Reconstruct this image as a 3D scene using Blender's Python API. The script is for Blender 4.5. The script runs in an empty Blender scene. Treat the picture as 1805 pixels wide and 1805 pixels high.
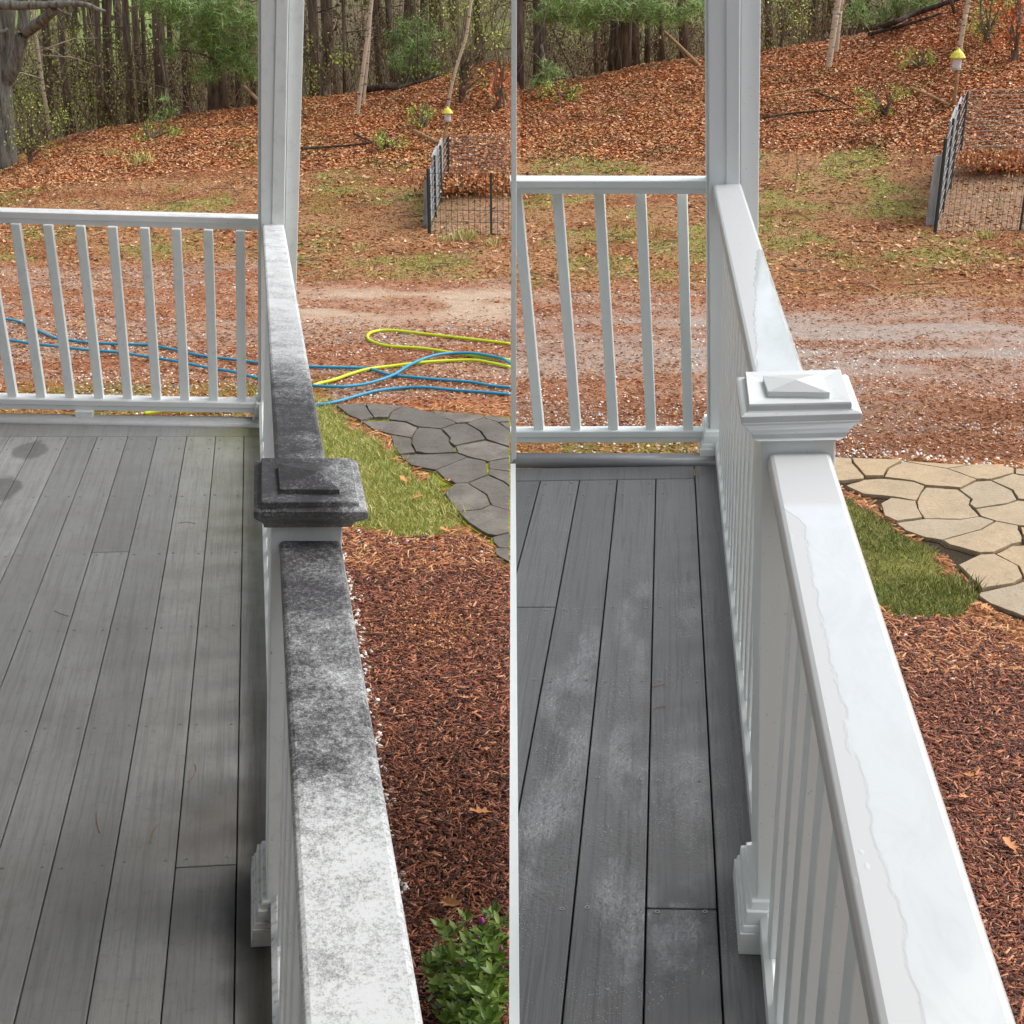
import bpy, math, random
import numpy as np
from mathutils import Vector, Matrix, Euler
random.seed(7); RNG = np.random.default_rng(11)
R_ = math.radians

# ------------------------------------------------------------------ camera, world, sun, exposure
scene = bpy.context.scene
COL = scene.collection
PITCH = R_(23.8985); FPX = 2513.652; HROW = 1067.224; CAMZ = 2.75; PS = 1805.0
cd = bpy.data.cameras.new('camera'); cam = bpy.data.objects.new('camera', cd); COL.objects.link(cam)
cam.location = (0, 0, CAMZ); cam.rotation_euler = (math.pi/2 - PITCH, 0, 0)
cd.sensor_width = 36; cd.lens = FPX/PS*36; cd.shift_y = (HROW-902.5)/PS
cd.clip_start = .02; cd.clip_end = 600
scene.camera = cam
SUN_EL, SUN_AZ = 52, 70      # azimuth measured from +Y towards +X
w = bpy.data.worlds.new('World'); scene.world = w; w.use_nodes = True
nt = w.node_tree; nt.nodes.clear()
sky = nt.nodes.new('ShaderNodeTexSky'); sky.sky_type = 'NISHITA'; sky.sun_disc = False
sky.sun_elevation = R_(SUN_EL); sky.sun_rotation = R_(SUN_AZ); sky.air_density = 1.0; sky.dust_density = 4.0; sky.ozone_density = 1.0
hs = nt.nodes.new('ShaderNodeHueSaturation'); hs.inputs['Saturation'].default_value = .42
bg = nt.nodes.new('ShaderNodeBackground'); bg.inputs[1].default_value = .15
wo = nt.nodes.new('ShaderNodeOutputWorld')
nt.links.new(sky.outputs[0], hs.inputs['Color']); nt.links.new(hs.outputs[0], bg.inputs[0]); nt.links.new(bg.outputs[0], wo.inputs[0])
sd = bpy.data.lights.new('sun', 'SUN'); so = bpy.data.objects.new('sun', sd); COL.objects.link(so)
sd.energy = .55; sd.angle = R_(75); sd.color = (1, .985, .96)
az, el = R_(SUN_AZ), R_(SUN_EL)
dv = Vector((math.sin(az)*math.cos(el), math.cos(az)*math.cos(el), math.sin(el)))
so.rotation_euler = dv.to_track_quat('Z', 'Y').to_euler(); so.location = (3, 5, 12)
scene.view_settings.view_transform = 'Standard'; scene.view_settings.look = 'None'
scene.view_settings.exposure = .98; scene.view_settings.gamma = 1

# ------------------------------------------------------------------ pixel rays (pixels of the 1805 photograph)
cp, sp = math.cos(PITCH), math.sin(PITCH)
def ray(px, py):
    a = (px-902.5)/FPX; b = (HROW-py)/FPX
    return Vector((a, cp + b*sp, b*cp - sp))
def project(X, Y, Z):
    z = Z-CAMZ; d = Y*cp - z*sp; up = Y*sp + z*cp
    d = np.where(np.abs(d) < 1e-3, 1e-3, d)
    return 902.5+FPX*X/d, HROW-FPX*up/d, d
def at_depth(px, py, Y):
    r = ray(px, py); t = Y/r.y
    return Vector((r.x*t, Y, CAMZ+r.z*t))

# ------------------------------------------------------------------ noise (numpy)
def vnoise(x, y, seed=0):
    xi = np.floor(x).astype(np.int64); yi = np.floor(y).astype(np.int64); xf = x-xi; yf = y-yi
    def h(a, b):
        n = (a*374761393 + b*668265263 + seed*974711) & 0xffffffff
        n = ((n ^ (n >> 13))*1274126177) & 0xffffffff
        return ((n ^ (n >> 16)) & 0xffff)/65535.0
    u = xf*xf*(3-2*xf); v = yf*yf*(3-2*yf)
    return (h(xi, yi)*(1-u)+h(xi+1, yi)*u)*(1-v)+(h(xi, yi+1)*(1-u)+h(xi+1, yi+1)*u)*v
def fbm(x, y, seed=0, o=4):
    s = 0; a = .5; t = 0
    for i in range(o):
        s = s+a*vnoise(x*2**i, y*2**i, seed+i*17); t += a; a *= .5
    return s/t

# ------------------------------------------------------------------ terrain
RID = np.array([(-400, 330), (0, 290), (37, 274), (125, 240), (187, 226), (262, 217), (337, 200), (449, 190), (534, 173), (590, 168), (643, 161), (696, 155), (776, 135), (829, 117), (880, 108), (896, 108),
                (918, 160), (1006, 141), (1070, 128), (1139, 114), (1238, 101), (1341, 90), (1453, 72), (1538, 56), (1604, 29), (1671, 5), (1724, -20), (2200, -60)], float)
Y0, Y1 = 14.0, 28.0
_s = 0
def ridge_row(px): return np.interp(px, RID[:, 0], RID[:, 1])
_rx = np.array([at_depth(a, b, Y1).x for a, b in RID]); _rz = np.array([at_depth(a, b, Y1).z for a, b in RID])
def terrain(X, Y):
    X = np.asarray(X, float); Y = np.asarray(Y, float)
    xr = X*Y1/np.maximum(Y, 8)            # the bank runs on along each sight line from the yard
    zt = np.interp(xr, _rx, _rz)
    t = np.clip((Y-Y0)/(Y1-Y0), 0, 1); z = zt*t*t*(1.6-.6*t)
    t2 = np.clip((Y-Y1)/6, 0, 1); z = np.where(Y > Y1, zt-.5*np.sin(t2*math.pi/2), z)
    t3 = np.clip((Y-34)/76, 0, 3)
    z = np.where(Y > 34, (zt-.5)*(1-np.clip(t3, 0, 1))+(6.5)*t3, z)
    z = z + .05*(fbm(X*.7, Y*.7, 5)-.5)*np.clip((Y-9)/4, 0, 1) + .25*(fbm(X*.25+9, Y*.25, 8)-.5)*np.clip((Y-15)/6, 0, 1)*np.clip((Y1-Y)/3, 0, 1)
    return z
def ground_at(px, py):
    r = ray(px, py); t = 2.0; last = t
    while t < 150:
        p = (r.x*t, r.y*t, CAMZ+r.z*t)
        if p[2] < float(terrain(p[0], p[1])):
            a, b = last, t
            for _ in range(14):
                m = (a+b)/2
                if CAMZ+r.z*m < float(terrain(r.x*m, r.y*m)): b = m
                else: a = m
            return Vector((r.x*b, r.y*b, CAMZ+r.z*b))
        last = t; t *= 1.02
    return Vector((r.x*t, r.y*t, CAMZ+r.z*t))

# ------------------------------------------------------------------ object helpers
def tag(o, label=None, cat=None, group=None, kind=None):
    if label: o['label'] = label
    if cat: o['category'] = cat
    if group: o['group'] = group
    if kind: o['kind'] = kind
    return o
class MB:
    def __init__(s): s.v = []; s.f = []; s.m = []; s.mi = 0
    def add(s, vs, fs):
        n = len(s.v); s.v.extend([tuple(a) for a in vs]); s.f.extend([tuple(i+n for i in f) for f in fs]); s.m.extend([s.mi]*len(fs)); return s
    def poly(s, pts, z0=None, dz=None, vec=None):
        """prism from a polygon (list of 3-vectors) extruded by vec"""
        n = len(pts); vec = Vector(vec)
        a = [Vector(p) for p in pts]; b = [p+vec for p in a]
        fs = [tuple(range(n)), tuple(range(2*n-1, n-1, -1))]
        for i in range(n): j = (i+1) % n; fs.append((i, i+n, j+n, j))
        return s.add(a+b, fs)
    def loft(s, rings, cap=True):
        n = len(rings[0]); vs = [p for r in rings for p in r]; fs = []
        for k in range(len(rings)-1):
            for i in range(n):
                j = (i+1) % n; fs.append((k*n+i, k*n+j, (k+1)*n+j, (k+1)*n+i))
        if cap: fs.append(tuple(range(n-1, -1, -1))); fs.append(tuple(range((len(rings)-1)*n, len(rings)*n)))
        return s.add(vs, fs)
    def tube(s, pts, rad, sides=6):
        pts = [Vector(p) for p in pts]; rings = []
        if not hasattr(rad, '__len__'): rad = [rad]*len(pts)
        up = Vector((0, 0, 1))
        for i, p in enumerate(pts):
            d = (pts[min(i+1, len(pts)-1)]-pts[max(i-1, 0)])
            if d.length < 1e-9: d = Vector((0, 0, 1))
            d.normalize(); ref = up if abs(d.z) < .9 else Vector((1, 0, 0))
            a = d.cross(ref).normalized(); b = d.cross(a)
            rings.append([p+(a*math.cos(q)+b*math.sin(q))*rad[i] for q in [2*math.pi*k/sides for k in range(sides)]])
        return s.loft(rings)
    def box(s, x0, x1, y0, y1, z0, z1):
        return s.add([(x0, y0, z0), (x1, y0, z0), (x1, y1, z0), (x0, y1, z0), (x0, y0, z1), (x1, y0, z1), (x1, y1, z1), (x0, y1, z1)],
                     [(0, 3, 2, 1), (4, 5, 6, 7), (0, 1, 5, 4), (1, 2, 6, 5), (2, 3, 7, 6), (3, 0, 4, 7)])
    def build(s, name, mat, parent=None, bevel=0, smooth=False, segs=2):
        me = bpy.data.meshes.new(name); me.from_pydata(s.v, [], s.f); me.validate()
        import bmesh
        bm = bmesh.new(); bm.from_mesh(me); bmesh.ops.recalc_face_normals(bm, faces=bm.faces); bm.to_mesh(me); bm.free()
        for m in (mat if isinstance(mat, (list, tuple)) else [mat]): me.materials.append(m)
        o = bpy.data.objects.new(name, me); COL.objects.link(o)
        if isinstance(mat, (list, tuple)): me.polygons.foreach_set('material_index', s.m[:len(me.polygons)])
        if smooth: me.polygons.foreach_set('use_smooth', [True]*len(me.polygons))
        if bevel:
            b = o.modifiers.new('bevel', 'BEVEL'); b.width = bevel; b.segments = segs; b.limit_method = 'ANGLE'; b.angle_limit = R_(30); b.harden_normals = False
        if parent: o.parent = parent
        return o
def empty(name, loc=(0, 0, 0), rot=None):
    o = bpy.data.objects.new(name, None); COL.objects.link(o); o.empty_display_size = .1
    o.location = loc
    if rot: o.rotation_euler = rot
    return o
def np_mesh(name, V, F, mat, parent=None, colors=None, smooth=False):
    me = bpy.data.meshes.new(name); V = np.asarray(V, np.float32); F = np.asarray(F, np.int32); k = F.shape[1]
    me.vertices.add(len(V)); me.vertices.foreach_set('co', V.ravel())
    me.loops.add(F.size); me.loops.foreach_set('vertex_index', F.ravel())
    me.polygons.add(len(F)); me.polygons.foreach_set('loop_start', np.arange(0, F.size, k, dtype=np.int32))
    me.polygons.foreach_set('loop_total', np.full(len(F), k, np.int32))
    if smooth: me.polygons.foreach_set('use_smooth', np.ones(len(F), bool))
    me.update(calc_edges=True)
    if colors is not None:
        a = me.color_attributes.new('Col', 'FLOAT_COLOR', 'POINT')
        c = np.ones((len(V), 4), np.float32); c[:, :3] = colors; a.data.foreach_set('color', c.ravel())
    me.materials.append(mat)
    o = bpy.data.objects.new(name, me); COL.objects.link(o)
    if parent: o.parent = parent
    return o
def rotmats(yaw, tilt, roll):
    cz, sz = np.cos(yaw), np.sin(yaw); cx, sx = np.cos(tilt), np.sin(tilt); cy, sy = np.cos(roll), np.sin(roll)
    n = len(yaw); o = np.zeros(n); e = np.ones(n)
    Rz = np.stack([cz, -sz, o, sz, cz, o, o, o, e], 1).reshape(n, 3, 3)
    Rx = np.stack([e, o, o, o, cx, -sx, o, sx, cx], 1).reshape(n, 3, 3)
    Ry = np.stack([cy, o, sy, o, e, o, -sy, o, cy], 1).reshape(n, 3, 3)
    return Rz@Rx@Ry
def scatter(tv, tf, loc, scale, yaw, tilt, roll):
    """many copies of a small template as arrays; scale (n,3)"""
    tv = np.asarray(tv, float); tf = np.asarray(tf, int); n = len(loc)
    V = np.einsum('nij,nkj->nki', rotmats(yaw, tilt, roll), tv[None]*scale[:, None, :])+loc[:, None, :]
    F = tf[None]+(np.arange(n)*len(tv))[:, None, None]
    return V.reshape(-1, 3), F.reshape(-1, tf.shape[1])

# ------------------------------------------------------------------ materials
def lin(c): return tuple(((x/255)/12.92 if x/255 <= .04045 else ((x/255+.055)/1.055)**2.4) for x in c)
class NT:
    def __init__(s, name):
        s.m = bpy.data.materials.new(name); s.m.use_nodes = True; s.t = s.m.node_tree; s.t.nodes.clear()
        s.out = s.t.nodes.new('ShaderNodeOutputMaterial'); s.b = s.t.nodes.new('ShaderNodeBsdfPrincipled')
        s.t.links.new(s.b.outputs[0], s.out.inputs[0]); s.tc = s.t.nodes.new('ShaderNodeTexCoord')
        s.obj = s.tc.outputs['Object']
    def set(s, sock, val):
        if isinstance(val, bpy.types.NodeSocket): s.t.links.new(val, sock)
        elif isinstance(val, (tuple, list)) and len(val) == 3 and sock.type == 'RGBA': sock.default_value = (*val, 1)
        else: sock.default_value = val
    def base(s, color=None, rough=None, spec=None, normal=None, **k):
        if color is not None: s.set(s.b.inputs['Base Color'], color)
        if rough is not None: s.set(s.b.inputs['Roughness'], rough)
        if spec is not None: s.set(s.b.inputs['Specular IOR Level'], spec)
        if normal is not None: s.t.links.new(normal, s.b.inputs['Normal'])
        for a, v in k.items(): s.set(s.b.inputs[a.replace('_', ' ')], v)
        return s.m
    def mapping(s, scale=(1, 1, 1), loc=(0, 0, 0), src=None, rot=(0, 0, 0)):
        n = s.t.nodes.new('ShaderNodeMapping'); n.inputs['Scale'].default_value = scale; n.inputs['Location'].default_value = loc; n.inputs['Rotation'].default_value = rot
        s.t.links.new(src or s.obj, n.inputs[0]); return n.outputs[0]
    def noise(s, scale, detail=4, rough=.55, src=None, dist=0):
        n = s.t.nodes.new('ShaderNodeTexNoise'); n.inputs['Scale'].default_value = scale; n.inputs['Detail'].default_value = detail
        n.inputs['Roughness'].default_value = rough; n.inputs['Distortion'].default_value = dist
        s.t.links.new(src or s.obj, n.inputs['Vector']); return n.outputs['Fac']
    def voro(s, scale, feature='F1', src=None, out='Distance', rand=1):
        n = s.t.nodes.new('ShaderNodeTexVoronoi'); n.feature = feature; n.inputs['Scale'].default_value = scale; n.inputs['Randomness'].default_value = rand
        s.t.links.new(src or s.obj, n.inputs['Vector']); return n.outputs[out]
    def ramp(s, fac, stops, interp='LINEAR'):
        n = s.t.nodes.new('ShaderNodeValToRGB'); cr = n.color_ramp; cr.interpolation = interp
        for i, (p, c) in enumerate(stops):
            e = cr.elements[i] if i < 2 else cr.elements.new(p)
            e.position = p; e.color = (*c, 1) if hasattr(c, '__len__') else (c, c, c, 1)
        s.t.links.new(fac, n.inputs[0]); return n.outputs[0]
    def math(s, op, a, b=0., c=0., clamp=False):
        n = s.t.nodes.new('ShaderNodeMath'); n.operation = op; n.use_clamp = clamp
        s.set(n.inputs[0], a); s.set(n.inputs[1], b); s.set(n.inputs[2], c); return n.outputs[0]
    def mix(s, fac, a, b, mode='MIX'):
        n = s.t.nodes.new('ShaderNodeMix'); n.data_type = 'RGBA'; n.blend_type = mode
        s.set(n.inputs['Factor'], fac)
        ins = [i for i in n.inputs if i.type == 'RGBA']; s.set(ins[0], a); s.set(ins[1], b)
        return [o for o in n.outputs if o.type == 'RGBA'][0]
    def mr(s, v, a, b, c=0., d=1.):
        n = s.t.nodes.new('ShaderNodeMapRange'); s.set(n.inputs[0], v); n.inputs[1].default_value = a; n.inputs[2].default_value = b
        n.inputs[3].default_value = c; n.inputs[4].default_value = d; return n.outputs[0]
    def bump(s, h, strength=.3, dist=.01, normal=None):
        n = s.t.nodes.new('ShaderNodeBump'); n.inputs['Strength'].default_value = strength; n.inputs['Distance'].default_value = dist
        s.t.links.new(h, n.inputs['Height'])
        if normal is not None: s.t.links.new(normal, n.inputs['Normal'])
        return n.outputs[0]
    def sep(s, src=None):
        n = s.t.nodes.new('ShaderNodeSeparateXYZ'); s.t.links.new(src or s.obj, n.inputs[0]); return n.outputs
    def island(s):
        n = s.t.nodes.new('ShaderNodeNewGeometry'); return n.outputs['Random Per Island']
    def nz(s):
        n = s.t.nodes.new('ShaderNodeNewGeometry'); return s.sep(n.outputs['Normal'])[2]
    def attr(s, name='Col'):
        n = s.t.nodes.new('ShaderNodeAttribute'); n.attribute_name = name; return n.outputs['Color']
    def blob(s, c, r, soft=.5, wob=.35, sc=9):
        """mask 1 inside an ellipse c=(x,y) r=(rx,ry) in object space, ragged edge"""
        m = s.mapping(scale=(1/r[0], 1/r[1], 0), loc=(-c[0]/r[0], -c[1]/r[1], 0))
        n = s.t.nodes.new('ShaderNodeVectorMath'); n.operation = 'LENGTH'; s.t.links.new(m, n.inputs[0])
        d = s.math('ADD', n.outputs['Value'], s.math('MULTIPLY', s.math('SUBTRACT', s.noise(sc, 5), .5), wob*2))
        return s.mr(d, 1+soft*.5, 1-soft*.5)
def speck_material(name, stops, rough=.7, spec=.3, trans=0):
    t = NT(name); c = t.ramp(t.island(), stops, 'LINEAR')
    return t.base(color=c, rough=rough, spec=spec)
def paint(name, col=(.80, .815, .82), rough=.34, dirt=.0):
    t = NT(name)
    n = t.noise(3.0, 5); c = t.mix(t.mr(n, .35, .75, 0, .10), col, tuple(x*.86 for x in col))
    sp_ = t.math('MULTIPLY', t.mr(t.noise(160, 2), .70, .76), .5+dirt)
    c = t.mix(sp_, c, (.16, .16, .14))
    if dirt: c = t.mix(t.math('MULTIPLY', t.mr(t.noise(14, 8, .7), .52, .72), dirt), c, (.13, .14, .10))
    return t.base(color=c, rough=rough, spec=.5, normal=t.bump(t.noise(40, 3), .04, .004))
M = {}
M['paint_old'] = paint('weathered_white_vinyl', (.77, .82, .81), .42, .2)
M['paint_clean'] = paint('clean_white_vinyl', (.775, .83, .82), .28, .0)
exec_later = []

# ------------------------------------------------------------------ porch frames
class Frame:
    def __init__(s, rx, ry, rz, O, H):
        s.M = Matrix.Translation((O[0], O[1], O[2]+CAMZ)) @ Matrix.Rotation(R_(rx), 4, 'X') @ Matrix.Rotation(R_(ry), 4, 'Y') @ Matrix.Rotation(R_(rz), 4, 'Z')
        s.I = s.M.inverted(); s.H = H
        s.o = s.I @ Vector((0, 0, CAMZ))
    def lray(s, px, py): return (s.I.to_3x3() @ ray(px, py))
    def pz(s, px, py, z):
        d = s.lray(px, py); t = (z-s.o.z)/d.z; return s.o+d*t
    def py(s, px, py, y):
        d = s.lray(px, py); t = (y-s.o.y)/d.y; return s.o+d*t
    def pn(s, px, py, p0, n):
        d = s.lray(px, py); t = (Vector(p0)-s.o).dot(n)/d.dot(n); return s.o+d*t
FL = Frame(-.8076, 2.7955, 9.5962, (-1.2551, 6.6907, -1.9994), .95)
FR = Frame(.8226, -2.9092, -5.5664, (.683, 4.8743, -1.5846), .95)

# ------------------------------------------------------------------ porch materials
def deck_mat(name, side):
    t = NT(name)
    isl = t.island(); x, y, z = t.sep()
    off = t.math('MULTIPLY', isl, 37.0)
    cmb = t.t.nodes.new('ShaderNodeCombineXYZ'); t.set(cmb.inputs[0], t.math('ADD', x, off)); t.set(cmb.inputs[1], t.math('ADD', y, off)); t.set(cmb.inputs[2], z)
    src = cmb.outputs[0]
    g1 = t.noise(1.0, 5, .6, t.mapping((70, 1.6, 1), src=src), 1.2)
    g2 = t.noise(1.0, 3, .6, t.mapping((230, 14, 1), src=src))
    big = t.noise(2.2, 6, .65); fine = t.noise(120, 3, .7)
    if side == 'L':
        c = t.mix(t.mr(isl, 0, 1), lin((122, 124, 123)), lin((156, 157, 154)))
        c = t.mix(t.math('MULTIPLY', t.mr(g1, .48, .62), .38), c, lin((96, 96, 93)))
        c = t.mix(t.math('MULTIPLY', t.mr(g2, .50, .62), .22), c, lin((110, 110, 106)))
        c = t.mix(t.math('MULTIPLY', t.mr(big, .42, .70), .5), c, lin((112, 109, 104)))
        c = t.mix(t.math('MULTIPLY', t.mr(t.noise(34, 5, .75), .56, .72), .45), c, lin((84, 82, 79)))
        c = t.mix(t.math('MULTIPLY', t.mr(fine, .60, .78), .3), c, lin((96, 94, 90)))
        for (px, py), r, k, col in (((54, 794), (.075, .13), .62, (78, 77, 74)), ((4, 862), (.07, .16), .65, (70, 70, 68)), ((436, 1620), (.06, .17), .8, (34, 34, 33)),
                                    ((395, 1450), (.12, .2), .42, (82, 66, 54)), ((250, 1500), (.2, .28), .3, (80, 80, 78)), ((340, 1395), (.1, .14), .3, (66, 66, 64)), ((445, 1700), (.05, .5), .55, (44, 44, 43))):  # stains; the dark spots at the post foot also hold painted contact shade
            p = FL.pz(px, py, 0); c = t.mix(t.math('MULTIPLY', t.blob((p.x, p.y), r, .25 if py < 900 else .9, .6 if py < 900 else .45), k), c, lin(col))
        alg = t.math('MULTIPLY', t.mr(x, -.42, .02), t.mr(y, -2.6, -.2)); alg = t.math('MULTIPLY', alg, t.mr(big, .3, .6, .35, 1))
        c = t.mix(t.math('MULTIPLY', alg, .85), c, lin((96, 98, 48)))
        c = t.mix(t.math('MULTIPLY', t.mr(x, -.06, .06), t.mr(big, .3, .6, .35, .75)), c, lin((78, 80, 62)))
        nrm = t.bump(g1, .22, .004); nrm = t.bump(g2, .15, .002, nrm)
        return t.base(color=c, rough=t.mr(big, .3, .7, .5, .68), spec=.35, normal=nrm)
    c = t.mix(t.mr(isl, 0, 1), lin((80, 81, 81)), lin((100, 101, 100)))
    c = t.mix(t.math('MULTIPLY', t.mr(g1, .50, .62), .55), c, lin((66, 66, 66)))
    c = t.mix(t.math('MULTIPLY', t.mr(big, .45, .7), .25), c, lin((82, 82, 82)))
    wet = None
    for (px, py), r in (((1100, 1560), (.06, .28)), ((1110, 1330), (.055, .40)), ((1210, 1400), (.05, .30)), ((1000, 1270), (.07, .38)), ((1120, 1090), (.05, .36)), ((1216, 1075), (.03, .14)),
                        ((1195, 1660), (.055, .10)), ((960, 1480), (.06, .25)), ((1030, 1150), (.05, .16)), ((985, 1400), (.05, .2))):
        p = FR.pz(px, py, 0); m = t.blob((p.x, p.y), r, .75, .7, 14); wet = m if wet is None else t.math('MAXIMUM', wet, m)
    cell = t.mr(t.noise(1.0, 5, .72, t.mapping((120, 45, 1)), .9), .42, .60, .50, 1); shn = t.math('MULTIPLY', t.math('MULTIPLY', wet, cell), t.mr(t.noise(7, 4, .6, t.mapping((1, .45, 1))), .42, .60, .12, 1))
    drops = t.math('MULTIPLY', t.mr(t.voro(150), .30, .10), t.mr(t.noise(5, 3), .46, .62))
    fv = t.voro(120, 'SMOOTH_F1'); film = t.noise(80, 5, .7)
    rip = t.math('MULTIPLY', t.math('ADD', t.math('MULTIPLY', fv, .5), t.math('MULTIPLY', film, .5)), wet)
    nrm = t.bump(g1, .35, .005); nrm = t.bump(g2, .2, .002, nrm)
    base_n = nrm; nrm = t.bump(rip, .8, .0045, base_n); nrm = t.bump(drops, .7, .003, nrm); base_n = nrm
    rough = t.math('SUBTRACT', t.mr(big, .3, .7, .30, .42), t.math('MULTIPLY', t.math('MAXIMUM', wet, drops), .25))
    c = t.mix(t.math('MULTIPLY', drops, .6), c, lin((190, 192, 192)))  # pale glints of the droplets painted into the base colour
    return t.base(color=c, rough=t.mr(big, .3, .7, .38, .5), spec=.45, normal=base_n, Coat_Weight=t.math('MAXIMUM', t.math('MAXIMUM', shn, drops), .10), Coat_Roughness=t.mr(wet, 0, 1, .22, .035), Coat_IOR=2.6, Coat_Normal=nrm)
M['deckL'] = deck_mat('dry_grey_composite_decking', 'L'); M['deckR'] = deck_mat('wet_grey_composite_decking', 'R')

def grime_mat(name, y_dark, fade=None):
    """dirty vinyl: white with black algae, dense where y_dark (list of (y, density)) says so along the rail"""
    t = NT(name); x, y, z = t.sep()
    ys = [a for a, b in y_dark]; lo, hi = min(ys), max(ys)
    f = t.mr(y, lo, hi); d = t.ramp(f, [((a-lo)/(hi-lo), b) for a, b in sorted(y_dark)])
    n = t.noise(150, 5, .78, t.mapping((1, .75, 1))); n2 = t.noise(9, 7, .68); n3 = t.noise(430, 3, .75, t.mapping((1, .7, 1)))
    v = t.math('ADD', t.math('MULTIPLY', t.math('SUBTRACT', n, .5), 3.2), t.math('MULTIPLY', t.math('SUBTRACT', n2, .5), 2.6))
    v = t.math('ADD', v, t.math('MULTIPLY', t.math('SUBTRACT', n3, .5), 2.2))
    v = t.math('MULTIPLY', v, t.mr(d, .0, .45, .42, .62))
    if fade: d = t.math('SUBTRACT', d, t.mr(x, fade[0], fade[1], 0, fade[2]))
    m = t.math('ADD', v, d, clamp=True)
    m = t.math('SUBTRACT', 1.0, t.math('POWER', t.math('SUBTRACT', 1.0, m), 1.9))
    specks = t.mr(t.voro(300), .13, .06)
    c = t.mix(m, (.60, .63, .635), (.028, .027, .030))
    c = t.mix(t.math('MULTIPLY', t.math('MULTIPLY', specks, t.mr(t.noise(40, 2), .5, .6)), .6), c, (.5, .51, .5))
    side = SIDE
    up = t.mr(t.nz(), side[0], side[1])
    c = t.mix(up, t.mix(t.math('MULTIPLY', m, side[2]), (.62, .64, .635), (.09, .09, .082)), c)
    return t.base(color=c, rough=.6, spec=.3, normal=t.bump(n, .25, .003))
SIDE = (.05, .55, .45)

def wet_rail_mat(name, F, pts):
    """clean vinyl with a film of water right of a wavy line; pts = pixels along the water's edge on the rail top"""
    t = NT(name); x, y, z = t.sep()
    P = sorted([(F.pz(a, b, F.H).y, F.pz(a, b, F.H).x) for a, b in pts]); lo, hi = P[0][0], P[-1][0]; xs = [p[1] for p in P]; xa, xb = min(xs)-.01, max(xs)+.01
    e = t.ramp(t.mr(y, lo, hi), [((p[0]-lo)/(hi-lo), (p[1]-xa)/(xb-xa)) for p in P]); e = t.mr(e, 0, 1, xa, xb)
    wob = t.math('MULTIPLY', t.math('SUBTRACT', t.noise(34, 4, .6, t.mapping((1, .4, 1))), .5), .026)
    d = t.math('ADD', t.math('SUBTRACT', x, e), wob)
    m = t.mr(d, -.0018, .0018); edge = t.mr(t.math('ABSOLUTE', d), .0035, .0)
    far = t.mr(y, hi-.01, hi+.02)
    m = t.math('MULTIPLY', m, t.math('SUBTRACT', 1.0, far)); edge = t.math('MULTIPLY', edge, t.math('SUBTRACT', 1.0, far))
    drops = t.math('MULTIPLY', t.mr(t.voro(75, src=t.mapping((1, .45, 1))), .20, .12), t.math('MULTIPLY', t.mr(t.noise(14, 2), .60, .64), t.math('SUBTRACT', 1.0, m)))
    inn = t.noise(16, 7, .72, t.mapping((1, .4, 1)), 1.2)
    up = t.mr(t.nz(), .6, .9); m = t.math('MULTIPLY', m, up); drops = t.math('MULTIPLY', drops, up)
    h = t.math('ADD', t.math('ADD', m, drops), t.math('MULTIPLY', t.math('MULTIPLY', inn, m), .35))
    nrm = t.bump(h, .16, .002)
    c = t.mix(t.math('MAXIMUM', m, drops), (.49, .51, .512), t.mix(t.mr(inn, .42, .66), (.51, .55, .555), (.47, .50, .505)))  # bluish glare of the water film is mixed into its colour
    return t.base(color=c, rough=t.math('SUBTRACT', .34, t.math('MULTIPLY', m, .24)), spec=.5, normal=nrm, Coat_Weight=t.math('MULTIPLY', t.math('MAXIMUM', m, drops), .6), Coat_Roughness=.04)
M['metal'] = NT('screw_metal').base(color=(.30, .30, .29), rough=.4, Metallic=.8)
M['beamL'] = paint('aged_grey_nosing', (.36, .37, .38), .45, .35)
M['beamR'] = paint('clean_grey_nosing', (.30, .31, .325), .25)
def dark_mat(name, c, rough=.8): return NT(name).base(color=c, rough=rough)
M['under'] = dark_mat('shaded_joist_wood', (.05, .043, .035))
M['ceil'] = paint('porch_ceiling_white', (.62, .63, .63), .5)
M['shingle'] = dark_mat('roof_shingle', (.06, .06, .062))

def row_ext(F, a, b, z, y0, y1):
    """line through two pixels on the plane z, as a function giving x at local y"""
    p, q = F.pz(*a, z), F.pz(*b, z); k = (q.x-p.x)/(q.y-p.y)
    return lambda y: p.x+(y-p.y)*k

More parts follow.
